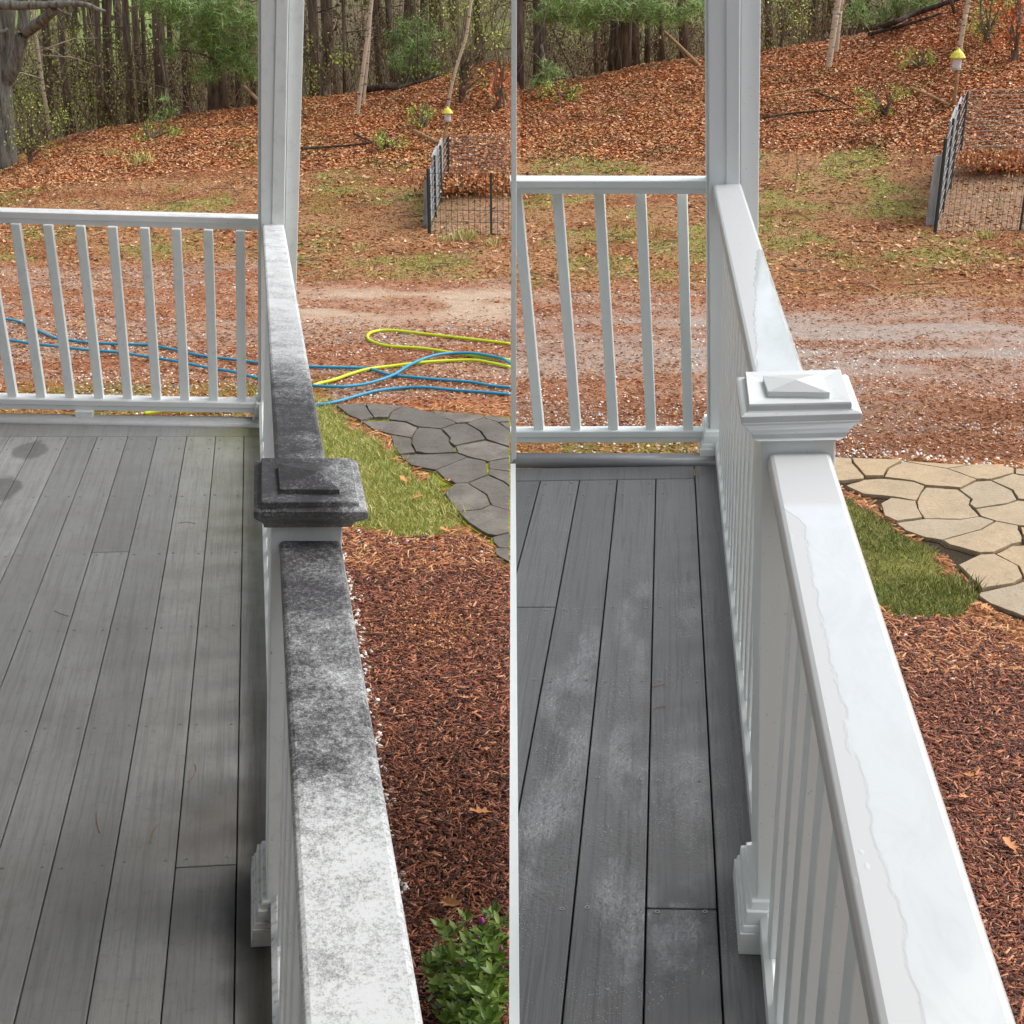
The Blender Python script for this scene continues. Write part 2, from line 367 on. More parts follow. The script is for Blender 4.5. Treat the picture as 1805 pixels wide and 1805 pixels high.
def porch(side, F, c):
    H = F.H; PM = M[c['paint']]; B = (.0025 if side == 'R' else .002)
    def root(name, lab, cat, grp=None):
        e = empty(name); e.matrix_world = F.M; tag(e, lab, cat, grp); return e
    # ---- deck
    D = root('porch_deck', c['lab_deck'], 'porch deck')
    yb = F.pz(c['vp_x'], c['v_boards'], 0).y; ynear = c['ynear']
    clipx = c.get('clipX')
    def clip_world(poly):          # keep world X >= clipX
        if clipx is None: return poly
        out = []; W = [F.M @ Vector(p) for p in poly]
        for i in range(len(poly)):
            a, b = W[i], W[(i+1) % len(W)]
            ia, ib = a.x >= clipx, b.x >= clipx
            if ia: out.append(a)
            if ia != ib: t = (clipx-a.x)/(b.x-a.x); out.append(a.lerp(b, t))
        return [F.I @ p for p in out]
    # joint lines, sorted from the rail outwards
    fl = [row_ext(F, (a, c['vj'][0]), (b, c['vj'][1]), 0, 0, 0) for a, b in c['joints']]
    g = .0015 if side == 'L' else .0017; mb = MB(); T = .028
    def board(f1, f2, ya, yb_):
        yb0 = yb_
        pts = [(f1(ya)+g, ya), (f2(ya)-g, ya), (f2(yb0)-g, yb0), (f1(yb0)+g, yb0)]
        poly = clip_world([Vector((x, y, 0)) for x, y in pts])
        if len(poly) < 3: return
        mb.poly(poly, vec=(0, 0, -T))
    for k in range(len(fl)-1):
        cuts = [ynear]
        for kk, (px, py) in c['butts']:
            if kk == k: cuts.append(F.pz(px, py, 0).y)
        cuts.append(yb-g); cuts.sort()
        for a, b in zip(cuts[:-1], cuts[1:]): board(fl[k+1], fl[k], a+.0018, b-.0018)
    mb.build('deck_boards', M['deck'+side], D, bevel=.0025)
    # border boards: one across the front, one along the side rail
    mb = MB(); ybt = F.pz(c['vp_x'], c['v_border'], 0).y; xs = c['x_out']
    m = c['slope']
    f0 = fl[0]
    fr = [Vector((c['x_left'], yb, 0)), Vector(((xs if side == 'L' else f0(yb)-g), yb, 0)), Vector(((xs if side == 'L' else f0(ybt)-g), ybt, 0)), Vector((c['x_left'], ybt, 0))]
    mb.poly(clip_world(fr), vec=(0, 0, -T))
    top = yb-2*g if side == 'L' else ybt
    mb.poly([Vector((f0(ynear)+g, ynear, 0)), Vector((xs, ynear, 0)), Vector((xs, top, 0)), Vector((f0(top)+g, top, 0))], vec=(0, 0, -T))
    mb.build('border_board', M['deck'+side], D, bevel=.0035)
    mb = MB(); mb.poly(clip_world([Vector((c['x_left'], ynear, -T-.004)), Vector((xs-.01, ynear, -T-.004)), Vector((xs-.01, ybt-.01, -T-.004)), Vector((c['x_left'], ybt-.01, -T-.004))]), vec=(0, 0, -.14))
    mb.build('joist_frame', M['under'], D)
    # nosing beam across the front edge
    a, b = F.pz(c['beam'][0][0], c['beam'][0][1], .02), F.pz(c['beam'][0][0], c['beam'][0][2], 0)
    a2, b2 = F.pz(c['beam'][1][0], c['beam'][1][1], .02), F.pz(c['beam'][1][0], c['beam'][1][2], 0)
    prof = []
    for t in range(9):
        q = math.pi*t/8; prof.append((.5+.5*math.cos(q), .022*math.sin(q)**.6 if 0 < t < 8 else -.02))
    L1, L2 = [], []
    ext = (a2-a).normalized()*2.2 if side == 'L' else Vector((0, 0, 0))
    for s_, h in prof:
        p = b.lerp(a, s_); q = b2.lerp(a2, s_); L1.append(Vector((p.x, p.y, h+.004))-ext); L2.append(Vector((q.x, q.y, h+.004)))
    bm_ = MB().loft([L1, L2]); o = bm_.build('edge_nosing', M['beam'+side], D, smooth=True)
    # screws
    smesh = [None]
    def screw(p, r=.0056):
        W = F.M @ p; u, v_, _ = project(W.x, W.y, W.z)
        if not (-5 < u < 1810 and 0 < v_ < 1812): return
        if smesh[0] is not None:
            o = smesh[0].copy(); COL.objects.link(o); o.parent = D; o.location = p; return
        loc = p; p = Vector((0, 0, 0)); mb = MB()
        ring = [Vector((p.x+r*math.cos(q), p.y+r*math.sin(q), .0012)) for q in [k*math.pi/4 for k in range(8)]]
        ring0 = [Vector((v.x, v.y, -.002)) for v in ring]
        r2 = [Vector((p.x+(v.x-p.x)*.5, p.y+(v.y-p.y)*.5, .0012)) for v in ring]; r3 = [Vector((v.x, v.y, -.0015)) for v in r2]
        mb.loft([ring0, ring, r2, r3]); smesh[0] = mb.build('screw', M['metal'], D); smesh[0].location = loc
    for v in c['screw_rows']:
        y = F.pz(c['vp_x'], v, 0).y
        for k in range(len(fl)-1):
            for s_ in (.17, .83):
                x = fl[k+1](y)*(1-s_)+fl[k](y)*s_; p = Vector((x+random.uniform(-.003, .003), y+random.uniform(-.008, .008), 0))
                if clipx is not None and (F.M @ p).x < clipx+.01: continue
                screw(p)
        screw(Vector(((f0(y)+xs)/2-.02, y+.01, 0)))

    # ---- side railing, far and near span: top rail, bottom rail, balusters
    def span(nm, lab, v0, v1, Ltop, Rtop, mat, ba, bdx, bys, xin, nearspan):
        S = root('porch_railing', lab, 'railing')
        l0, l1 = F.pz(*Ltop[0], H), F.pz(*Ltop[-1], H); r0, r1 = F.pz(*Rtop[0], H), F.pz(*Rtop[-1], H)
        n = 14; th = .028 if nearspan else .028
        rings = []
        if not nearspan:  # run into the back of the newel post
            yk = F.pz(*c['cap']['slab'][3], H+c['cz'][3]).y-.05; l1 = l0+(l1-l0)*((yk-l0.y)/(l1.y-l0.y)); r1 = r0+(r1-r0)*((yk-r0.y)/(r1.y-r0.y))
        if nearspan:      # run on past the frame
            l1 = l0+(l1-l0)*1.25; r1 = r0+(r1-r0)*1.25
        c_ = .009
        for i in range(n+1):
            t = i/n; a = l0.lerp(l1, t); b = r0.lerp(r1, t)
            rings.append([a+Vector((0, 0, -c_)), a+Vector((c_*.35, 0, -c_*.3)), a+Vector((c_, 0, 0)), b-Vector((c_, 0, 0)), b+Vector((-c_*.35, 0, -c_*.3)), b+Vector((0, 0, -c_)),
                          b+Vector((0, 0, -th)), b+Vector((-.020, 0, -th-.004)), b+Vector((-.024, 0, -.062)), a+Vector((.024, 0, -.062)), a+Vector((.020, 0, -th-.004)), a+Vector((0, 0, -th))])
        MB().loft(rings).build('top_rail', mat, S, bevel=.0015)
        # bottom rail with bevelled top
        (p, q), zb = ba, c['hb']
        A, Bq = F.pz(*p, zb), F.pz(*q, zb); dx = (Bq.x-A.x)/(Bq.y-A.y); y_a, y_b = l0.y, l1.y
        w_ = bdx; rings = []
        for y in (y_a, y_b):
            x = A.x+(y-A.y)*dx
            rings.append([Vector((x, y, zb-.045)), Vector((x, y, zb)), Vector((x+.013, y, zb+.013)), Vector((x+w_-.013, y, zb+.013)), Vector((x+w_, y, zb)), Vector((x+w_, y, zb-.045))])
        MB().loft(rings).build('bottom_rail', c['mat_bottom'], S, bevel=.0012)
        for y in bys:
            x = A.x+(y-A.y)*dx+w_/2; t = (y-y_a)/(y_b-y_a); xt = x+min(.03, (l0.lerp(l1, t).x+r0.lerp(r1, t).x)/2-x)
            h = .014; k_ = .030; z0, z1 = zb+.010, H-.058
            o = MB().add([(x-h, y-k_, z0), (x+h, y-k_, z0), (x+h, y+k_, z0), (x-h, y+k_, z0), (xt-h, y-k_, z1), (xt+h, y-k_, z1), (xt+h, y+k_, z1), (xt-h, y+k_, z1)],
                         [(0, 3, 2, 1), (4, 5, 6, 7), (0, 1, 5, 4), (1, 2, 6, 5), (2, 3, 7, 6), (3, 0, 4, 7)]).build('baluster', PM, S, bevel=.002)
        return S, l0, l1, r0, r1
    zb = c['hb']
    ys_far = [F.pz(c['fb_x'], v, zb+.012).y for v in c['fb_v']]
    yn = [F.pz(c['nb_x'], v, zb+.012).y for v in c['nb_v']]; st = yn[1]-yn[0]
    ys_near = [yn[0]+st*k for k in range(0, 9)]
    span('far', c['lab_far'], 0, 0, c['farL'], c['farR'], c['mat_far'], c['br_far'], c['bw'], ys_far, 0, False)
    span('near', c['lab_near'], 0, 0, c['nearL'], c['nearR'], c['mat_near'], c['br_near'], c['bw'], ys_near, 0, True)

    # ---- front railing
    S = root('porch_railing', c['lab_front'], 'railing')
    (tb, tf, tz), (bb, bf, bz) = c['ft'], c['fbt']
    def bar(back, front, z, hgt, name, mat, lip=.012):
        x0, x1 = c['fx']
        a, b, p, q = F.pz(x0, back[0], z), F.pz(x1, back[1], z), F.pz(x0, front[0], z), F.pz(x1, front[1], z)
        if side == 'L':
            e = (p-q).normalized()*1.6; a = a+e; p = p+e
        rings = []
        for u, v in ((p, a), (q, b)):
            d = (v-u); d.z = 0; L = d.length; d.normalize()
            rings.append([u+Vector((0, 0, -.003)), u+d*.004, v-d*.004, v+Vector((0, 0, -.004)), v+Vector((0, 0, -hgt*.5)), v-d*lip+Vector((0, 0, -hgt*.58)), v-d*lip+Vector((0, 0, -hgt)), u+d*lip+Vector((0, 0, -hgt)), u+d*lip+Vector((0, 0, -hgt*.58)), u+Vector((0, 0, -hgt*.5))])
        MB().loft(rings).build(name, mat, S, bevel=.001)
        return p, q, a, b
    p, q, a, b = bar(tb, tf, H, c['fth'], 'top_rail', c['mat_front'])
    p2, q2, a2, b2 = bar(bb, bf, c['fbz'], c['fbh'], 'bottom_rail', c['mat_front'], .006)
    mid0, mid1 = (p2+a2)/2, (q2+b2)/2; d = (mid1-mid0); d.z = 0; d.normalize(); nn = Vector((-d.y, d.x, 0))
    if nn.y < 0: nn = -nn
    bw = c['balw']; base = mid0-nn*(bw/2)
    topm = (p+a)/2; upv = topm-mid0; upv = upv-d*upv.dot(d); n_ = d.cross(upv).normalized()
    for (xt, vt), (xb, vb) in c['bals']:
        P = F.pn(xb, vb, base, n_); Q = F.pn(xt, vt, base, n_)
        k = (H-c['fth']+.006-P.z)/(Q.z-P.z); Q = P+(Q-P)*k; Pz = c['fbz']-.004; P = P+(Q-P)*((Pz-P.z)/(Q.z-P.z))
        V = []
        for r in (P, Q): V += [r, r+d*bw, r+d*bw+nn*bw, r+nn*bw]
        MB().add(V, [(0, 3, 2, 1), (4, 5, 6, 7), (0, 1, 5, 4), (1, 2, 6, 5), (2, 3, 7, 6), (3, 0, 4, 7)]).build('baluster', PM, S, bevel=.003)
    if c.get('foot'):
        x0, x1, v0, v1 = c['foot']; P = F.pz(x0, v1, 0); Q = F.pz(x1, v1, 0)
        MB().poly([P, Q, Q+Vector((0, .05, 0)), P+Vector((0, .05, 0))], vec=(0, 0, c['fbz']-c['fbh']+.002)).build('foot_block', PM, S, bevel=.004)

    # ---- newel post
    N = root('newel_post', c['lab_newel'], 'post')
    yf = F.pz(c['nearL'][0][0], c['nearL'][0][1], H).y
    ybk = F.pz(*c['cap']['slab'][3], H+c['cz'][3]).y-.03
    tl, tr = F.py(*c['post_t'][0], yf), F.py(*c['post_t'][1], yf); bl = F.py(*c['post_b'], yf)
    k = bl.z/(tl.z-bl.z) if abs(tl.z-bl.z) > 1e-6 else 0
    lean = (tl.x-bl.x)/(tl.z-bl.z); wdt = tr.x-tl.x
    zt = H+c['cz'][0]+.004
    def sect(z, e=0): x = tl.x+(z-tl.z)*lean; return [Vector((x-e, yf-e, z)), Vector((x+wdt+e, yf-e, z)), Vector((x+wdt+e, ybk+e, z)), Vector((x-e, ybk+e, z))]
    MB().loft([sect(.0), sect(zt)]).build('post_shaft', PM, N, bevel=.003)
    mb = MB()
    for z0, z1, e in ((.001, .045, .034), (.045, .058, .028), (.058, .085, .022), (.085, .10, .012)):
        mb.loft([sect(z0, e), sect(z1, e-.003)])
    mb.build('base_trim', c['mat_trim'], N, bevel=.0015)
    # cap: stacked outlines, each read on its own level
    cz = c['cz']; mb = MB()
    def lev(name, z): return [F.pz(*q, z) for q in c['cap'][name]]
    lip = lev('lip', H+cz[2]); slab = lev('slab', H+cz[3]); inn = lev('inner', H+cz[4]); ap = F.pz(*c['apex'], H+cz[5])
    def shr(P, f, z):
        cc = sum(P, Vector((0, 0, 0)))/4; return [Vector((cc.x+(p.x-cc.x)*f[0], cc.y+(p.y-cc.y)*f[1], z)) for p in P]
    s0 = sect(H+cz[0], .006)
    def mixp(P, Q, t, z): return [Vector((p.x*(1-t)+q.x*t, p.y*(1-t)+q.y*t, z)) for p, q in zip(P, Q)]
    zc, zl = H+cz[0], H+cz[1]
    rings = [s0, mixp(s0, lip, .28, zc+(zl-zc)*.10), mixp(s0, lip, .34, zc+(zl-zc)*.38), mixp(s0, lip, .55, zc+(zl-zc)*.62), mixp(s0, lip, .86, zc+(zl-zc)*.86), mixp(s0, lip, .90, zl-.001), lip_b := mixp(s0, lip, 1, zl), lip]
    z1 = H+cz[3]
    rings += [shr(lip, (.955, .965), H+cz[2]+.003), mixp(shr(lip, (.955, .965), 0), slab, .55, H+cz[2]+(cz[3]-cz[2])*.30), mixp(slab, slab, 0, H+cz[2]+(cz[3]-cz[2])*.45), slab, shr(slab, (.985, .985), z1+.003),
              mixp(slab, inn, .92, H+cz[4]-.010), mixp(inn, inn, 0, H+cz[4]-.010), inn]
    mb.loft(rings, cap=False)
    n0 = len(mb.v); mb.add(inn+[ap], [(0, 1, 4), (1, 2, 4), (2, 3, 4), (3, 0, 4)])
    mb.build('post_cap', c['mat_cap'], N, bevel=.0014)

    # ---- corner column
    K = root('corner_column', c['lab_col'], 'column')
    zr = c['roof_z']
    def colbox(x0t, x0b, x1t, x1b, y0, y1, vtop, vbot, name, mat, zbot=0., bev=.003):
        a, b = F.py(x0t, vtop, y0), F.py(x0b, vbot, y0); e, f = F.py(x1t, vtop, y0), F.py(x1b, vbot, y0)
        def at(p, q, z): k = (z-q.z)/(p.z-q.z); return q.x+(p.x-q.x)*k
        rings = []
        for z in (zbot, zr): rings.append([Vector((at(a, b, z), y0, z)), Vector((at(e, f, z), y0, z)), Vector((at(e, f, z), y1, z)), Vector((at(a, b, z), y1, z))])
        MB().loft(rings).build(name, mat, K, bevel=bev); return rings
    cc = c['col']
    r = colbox(cc['x0'][0], cc['x0'][1], cc['x2'][0], cc['x2'][1], .0, .16, 0, cc['vb'], 'column_shaft', PM)
    colbox(cc['x1'][0], cc['x1'][1], cc['x2'][0]-1.0, cc['x2'][1]-1.0, -.006, -.0005, 0, cc['vb'], 'corner_board', PM, bev=.002)
    colbox(cc['x2'][0]+.7, cc['x2'][1]+.7, cc['x3'][0], cc['x3'][1], .035, .15, 0, cc['vb'], 'side_board', PM)
    colbox(cc['x0'][0]-4.5, cc['x0'][1]-4.5, cc['x0'][0]-.6, cc['x0'][1]-.6, .03, .15, 0, cc['vb'], 'side_board', PM, bev=.001)
    b0 = r[0]; x0, x1 = b0[0].x-.02, b0[1].x+.03; mb = MB()
    for z0, z1, e in ((.001, .05, .02), (.05, .066, .013), (.066, .095, .007), (.095, .108, .002)): mb.loft([[Vector((x0-e, -.03-e, z0)), Vector((x1+e, -.03-e, z0)), Vector((x1+e, .18+e, z0)), Vector((x0-e, .18+e, z0))], [Vector((x0-e+.003, -.03-e+.003, z1)), Vector((x1+e-.003, -.03-e+.003, z1)), Vector((x1+e-.003, .18+e, z1)), Vector((x0-e+.003, .18+e, z1))]])
    mb.build('base_trim', c['mat_trim'], K, bevel=.0015)

    # ---- roof over the porch (above the picture)
    Rf = root('porch_roof', c['lab_roof'], 'roof'); x0, x1, y0, y1 = c['roof']
    pol = clip_world([Vector((x0, y0, zr+.001)), Vector((x1, y0, zr+.001)), Vector((x1, y1, zr+.001)), Vector((x0, y1, zr+.001))])
    MB().poly(pol, vec=(0, 0, .12)).build('soffit', M['ceil'], Rf)
    cc_ = sum(pol, Vector((0, 0, 0)))/len(pol)
    MB().poly([cc_+(p-cc_)*1.02+Vector((0, 0, .121)) for p in pol], vec=(0, 0, .04)).build('shingles', M['shingle'], Rf)

FLg = lambda v, x=560: FL.pz(x, v, FL.H).y
VL = (442, 72)
def rayL(x770, v=1805): return VL[0]+(x770-VL[0])*(v-VL[1])/(770-VL[1])
grL_far = grime_mat('algae_stained_rail_far', [(FLg(807), .80), (FLg(705), .84), (FLg(680), .68), (FLg(655), .42), (FLg(630), .20), (FLg(560), .08), (FLg(500), .08), (FLg(391), .10)], fade=(.11, .18, .16))
grL_near = grime_mat('algae_stained_rail_near', [(FLg(1900), .05), (FLg(1600), .12), (FLg(1480), .20), (FLg(1380), .38), (FLg(1300), .60), (FLg(1180), .54), (FLg(1100), .60), (FLg(990), .82)], fade=(.09, .19, .15))
SIDE = (-.2, .1, .85); grL_cap = grime_mat('algae_stained_cap', [(-5, .95), (5, .95)], fade=(.13, .21, .5))
def L_bottom():
    t = NT('grimy_bottom_rail'); n = t.noise(30, 8, .75); m = t.mr(n, .50, .66); up = t.mr(t.nz(), .2, .5)
    y = t.sep()[1]; near = t.mr(y, FL.pz(470, 1400, .1).y, FL.pz(470, 1250, .1).y, 1, .12)
    return t.base(color=t.mix(t.math('MULTIPLY', t.math('MULTIPLY', m, .85), near), (.66, .67, .665), (.09, .09, .08)), rough=.45)
def L_front():
    t = NT('green_tinged_rail'); n = t.noise(12, 6, .7); x = t.sep()[0]
    m = t.math('MULTIPLY', t.mr(n, .50, .66), t.mr(x, -1.2, -.3, .1, .55)); up = t.mr(t.nz(), .6, .9)
    c = t.mix(t.math('MULTIPLY', m, up), (.76, .775, .775), (.34, .34, .24))
    c = t.mix(t.mr(t.noise(120, 2), .72, .76), c, (.2, .2, .18))
    return t.base(color=c, rough=.42)
def L_trim():
    t = NT('grimy_base_trim'); n = t.noise(24, 8, .75); return t.base(color=t.mix(t.mr(n, .50, .70, 0, .8), (.56, .57, .55), (.10, .10, .09)), rough=.5)
cfgL = dict(paint='paint_old', vp_x=300, v_boards=769, v_border=747, ynear=-6.6, clipX=None,
    joints=[(430, 412), (380, 283), (329, 151.6), (276.6, 24)]+[(x, rayL(x)) for x in (224.7, 171.5, 119, 66.5, 17, -35, -87, -139, -191, -243, -295, -347, -399, -451, -503, -555)],
    vj=(770, 1805), butts=[(3, (190, 973)), (0, (360, 1526.6)), (6, (10, 1180)), (9, (10, 900)), (12, (10, 1000))], slope=0, x_out=.235, x_left=-2.9,
    beam=[(0, 727, 744), (466, 733.5, 754.5)], screw_rows=(775, 791, 874, 976, 1106, 1278, 1517),
    lab_deck='dry weathered grey composite porch deck with dark stains, in the left half', lab_far='far side railing with white top turning black with algae, beyond the black capped post',
    lab_near='near side railing with speckled algae on its wide top, beside the green shrub', lab_front='white railing with nine balusters across the front of the dry deck, hoses lying behind it',
    lab_newel='short white post with a pyramid cap black with algae', lab_col='tall white corner column rising from the dry deck, lawn on both sides', lab_roof='flat white porch roof above the dry deck',
    farL=[(462, 391), (484.5, 808)], farR=[(500, 391), (573.6, 808)], nearL=[(491.7, 953), (534, 1805)], nearR=[(601.5, 953), (748, 1805)],
    mat_far=grL_far, mat_near=grL_near, mat_cap=grL_cap, mat_bottom=L_bottom(), mat_front=L_front(), mat_trim=L_trim(),
    br_far=((456.6, 728), (472, 1250)), br_near=((476.6, 1575), (480, 1805)), bw=.055, hb=.10, fb_x=468, fb_v=[775, 800, 826, 853, 881, 910, 942, 976, 1012, 1050, 1092, 1138, 1190, 1248, 1312, 1384, 1462], nb_x=506, nb_v=(1652, 1789),
    ft=((366, 377.5), (372.5, 385), 0), fx=(0, 457), fbt=((692, 700.5), (703, 711), 0), fth=.056, fbz=.10, fbh=.050, balw=.042,
    bals=[((a, v), (b, w_)) for (a, v), (b, w_) in zip([(-96, 391), (-39.7, 392), (17.3, 393), (74.5, 394), (131.6, 395), (188.3, 396.5), (245.2, 397.5), (301.3, 398.5), (358.2, 399.5), (414.8, 400.5)],
          [(-37, 698), (13.3, 699), (63.8, 700), (114.9, 701), (166.2, 702.5), (216.7, 704), (267.8, 705), (317.7, 706), (368.3, 707.5), (418, 708.5)])],
    foot=(133, 165, 719, 744), post_t=[(477.5, 935), (603.5, 935)], post_b=(470, 1590), cz=(.030, .058, .072, .086, .096, .113),
    cap=dict(inner=[(493.7, 862.4), (599, 863), (595, 816), (489.6, 816.7)], slab=[(459.8, 888), (633.6, 886.6), (618, 809), (460.5, 809)], lip=[(447, 902), (649, 903), (630, 812), (448.5, 812)]), apex=(561.6, 832),
    col=dict(x0=(459.5, 459.5), x1=(487, 477), x2=(509, 500), x3=(536.5, 523), vb=480), roof_z=2.62, roof=(-4.6, .20, -7.6, .42))
porch('L', FL, cfgL)
wetN = wet_rail_mat('wet_white_rail_near', FR, [(1376, 893), (1420, 925), (1437, 1060), (1462, 1130), (1480, 1220), (1500, 1310), (1522, 1380), (1550, 1500), (1590, 1640), (1622, 1800), (1650, 1900)])
wetF = wet_rail_mat('wet_white_rail_far', FR, [(1335, 440), (1330, 500), (1330, 560), (1333, 610), (1332, 656)])
cfgR = dict(paint='paint_clean', vp_x=1090, v_boards=845, v_border=823, ynear=-4.9, clipX=.012,
    joints=[(1225, 1275), (1156, 1134), (1088, 990), (1021.5, 844), (953, 700), (885, 556)], vj=(846, 1805), butts=[(3, (950, 1070)), (0, (1200, 1601.5))], slope=0, x_out=.175, x_left=-1.4,
    beam=[(900, 797, 818), (1268, 798, 819.8)], screw_rows=(851, 871, 1072, 1200, 1373, 1604),
    lab_deck='wet dark grey composite porch deck with puddles and droplets, in the right half', lab_far='far span of clean white side railing with a wet top, behind the clean capped post',
    lab_near='near side railing, clean white with a sheet of water on its wide top', lab_front='clean white railing with five balusters across the front of the wet deck',
    lab_newel='short clean white post with a layered pyramid cap', lab_col='tall clean white corner column rising from the wet deck', lab_roof='flat white porch roof above the wet deck',
    farL=[(1255.6, 322), (1325, 656)], farR=[(1306.4, 322), (1419.5, 656)], nearL=[(1353, 799), (1544.5, 1805)], nearR=[(1466, 799), (1798.5, 1805)],
    mat_far=wetF, mat_near=wetN, mat_cap=paint('clean_cap_vinyl', (.60, .635, .63), .3), mat_bottom=M['paint_clean'], mat_front=M['paint_clean'], mat_trim=M['paint_clean'],  # cap vinyl toned darker, putting the grey shading of its top into the colour
    br_far=((1261, 783), (1322, 1412)), br_near=((1339, 1612), (1355, 1805)), bw=.046, hb=.07, fb_x=1300, fb_v=[791, 813, 839, 866, 892, 924, 956, 992, 1032, 1074, 1120, 1170, 1223, 1276, 1335, 1400, 1470], nb_x=1375, nb_v=(1672, 1785),
    ft=((309, 309.5), (318.5, 318.5), 0), fx=(899, 1247), fbt=((751, 750), (761, 760), 0), fth=.046, fbz=.09, fbh=.044, balw=.036,
    bals=[((a, 345), (b, 758)) for a, b in ((901, 941), (973, 1006), (1046.8, 1072), (1120, 1138.5), (1193, 1204))],
    foot=None, post_t=[(1341, 785), (1473, 785)], post_b=(1333, 1640), cz=(.022, .048, .058, .072, .081, .095),
    cap=dict(inner=[(1354, 690), (1463, 691.6), (1444.6, 659), (1345, 662)], slab=[(1319.7, 716), (1501.8, 711.6), (1482, 653.6), (1313, 658)], lip=[(1306.4, 735.5), (1520, 729), (1495, 662), (1297, 667)]), apex=(1403.4, 669),
    col=dict(x0=(1248, 1250), x1=(1280, 1280), x2=(1305.5, 1304), x3=(1341, 1337), vb=380), roof_z=3.1, roof=(-1.6, .17, -3.6, .30))
porch('R', FR, cfgR)
# the house the porches belong to, behind the viewer
mb = MB()
for i in range(42):
    z = i*.14; mb.add([(-7, -1.6, z), (7, -1.6, z), (7, -1.6, z+.15), (-7, -1.6, z+.15), (-7, -1.575, z), (7, -1.575, z), (7, -1.592, z+.14), (-7, -1.592, z+.14)], [(0, 1, 2, 3), (4, 7, 6, 5), (0, 4, 5, 1), (3, 2, 6, 7)])
hr = empty('house', (0, -1.6, 0)); tag(hr, 'grey clapboard house wall behind both porches', 'house')
o = mb.build('wall', paint('grey_clapboard', (.16, .165, .17), .6), None); o.parent = hr; o.location = (0, 1.6, 0)
# slim post and strip added to end the wet deck, mimicking a white dividing line
YE = (FR.M @ FR.pz(905, 797, .05)).y
E_ = empty('divider_post', (.006, YE+.03, 0)); tag(E_, 'very slim white post added at the cut end of the wet deck, mimicking a dividing line', 'post')
zd = (FR.M @ FR.pz(905, 830, 0)).z
MB().box(-.009, .009, -.012, .012, 0, zd+2.46).build('post_shaft', M['paint_clean'], E_, bevel=.002)
tr_ = empty('divider_strip', (.003, 0, zd)); tag(tr_, 'narrow white strip added along the cut side of the wet deck, mimicking a dividing line', 'trim')
q0, q1 = FR.M @ FR.pz(905, 820, .004), FR.M @ FR.pz(905, 1805, .004)
k = (q1.z-q0.z)/(q1.y-q0.y); yy0, yy1 = q1.y-1.3, q0.y
pts = []
MB().add([(x-.0, y, q0.z+k*(y-q0.y)-zd+dz) for y in (yy0, yy1) for x, dz in ((-.008, -.12), (.010, -.12), (.010, .006), (-.008, .006))],
         [(0, 1, 2, 3), (7, 6, 5, 4), (0, 4, 5, 1), (1, 5, 6, 2), (2, 6, 7, 3), (3, 7, 4, 0)]).build('strip', M['paint_clean'], tr_)
for o in list(tr_.children):
    o.name = 'divider_strip'; tag(o, 'narrow white strip added along the cut side of the wet deck, mimicking a dividing line', 'trim'); o.parent = None; o.location = tr_.location
bpy.data.objects.remove(tr_)

# ------------------------------------------------------------------ ground: one sheet, albedo by zone
def sm(a, b, x): t = np.clip((x-a)/(b-a), 0, 1); return t*t*(3-2*t)
def pip(px, py, poly):
    ins = np.zeros(px.shape, bool); n = len(poly)
    for i in range(n):
        x1, y1 = poly[i]; x2, y2 = poly[(i+1) % n]
        c = ((y1 > py) != (y2 > py)) & (px < (x2-x1)*(py-y1)/((y2-y1) if y2 != y1 else 1e-9)+x1); ins ^= c
    return ins
GRASS_L = [(500, 690), (590, 718), (612, 742), (660, 775), (700, 800), (722, 830), (770, 850), (790, 880), (812, 905), (822, 930), (780, 946), (700, 944), (650, 935), (590, 938), (500, 900)]
GRASS_R = [(1490, 880), (1530, 905), (1570, 930), (1600, 950), (1645, 965), (1680, 1010), (1722, 1035), (1730, 1060), (1690, 1078), (1620, 1085), (1565, 1078), (1450, 1000)]
PATIO_L = [(590, 716), (645, 712), (720, 722), (900, 737), (900, 1000), (872, 985), (866, 960), (812, 930), (800, 885), (770, 850), (705, 806), (690, 770), (640, 748)]
PATIO_R = [(1380, 800), (1600, 812), (1790, 828), (1990, 840), (1990, 1115), (1800, 1100), (1745, 1070), (1690, 1010), (1672, 985), (1580, 930), (1552, 895), (1490, 865)]
MULCH_L = [(560, 938), (640, 938), (700, 946), (790, 946), (830, 945), (868, 975), (902, 1003), (902, 2600), (400, 2600)]
MULCH_R = [(1500, 1080), (1590, 1085), (1650, 1085), (1700, 1085), (1750, 1090), (1775, 1120), (1805, 1150), (2300, 1300), (2300, 2600), (1400, 2600)]
def C(*c): return np.array(lin(c))
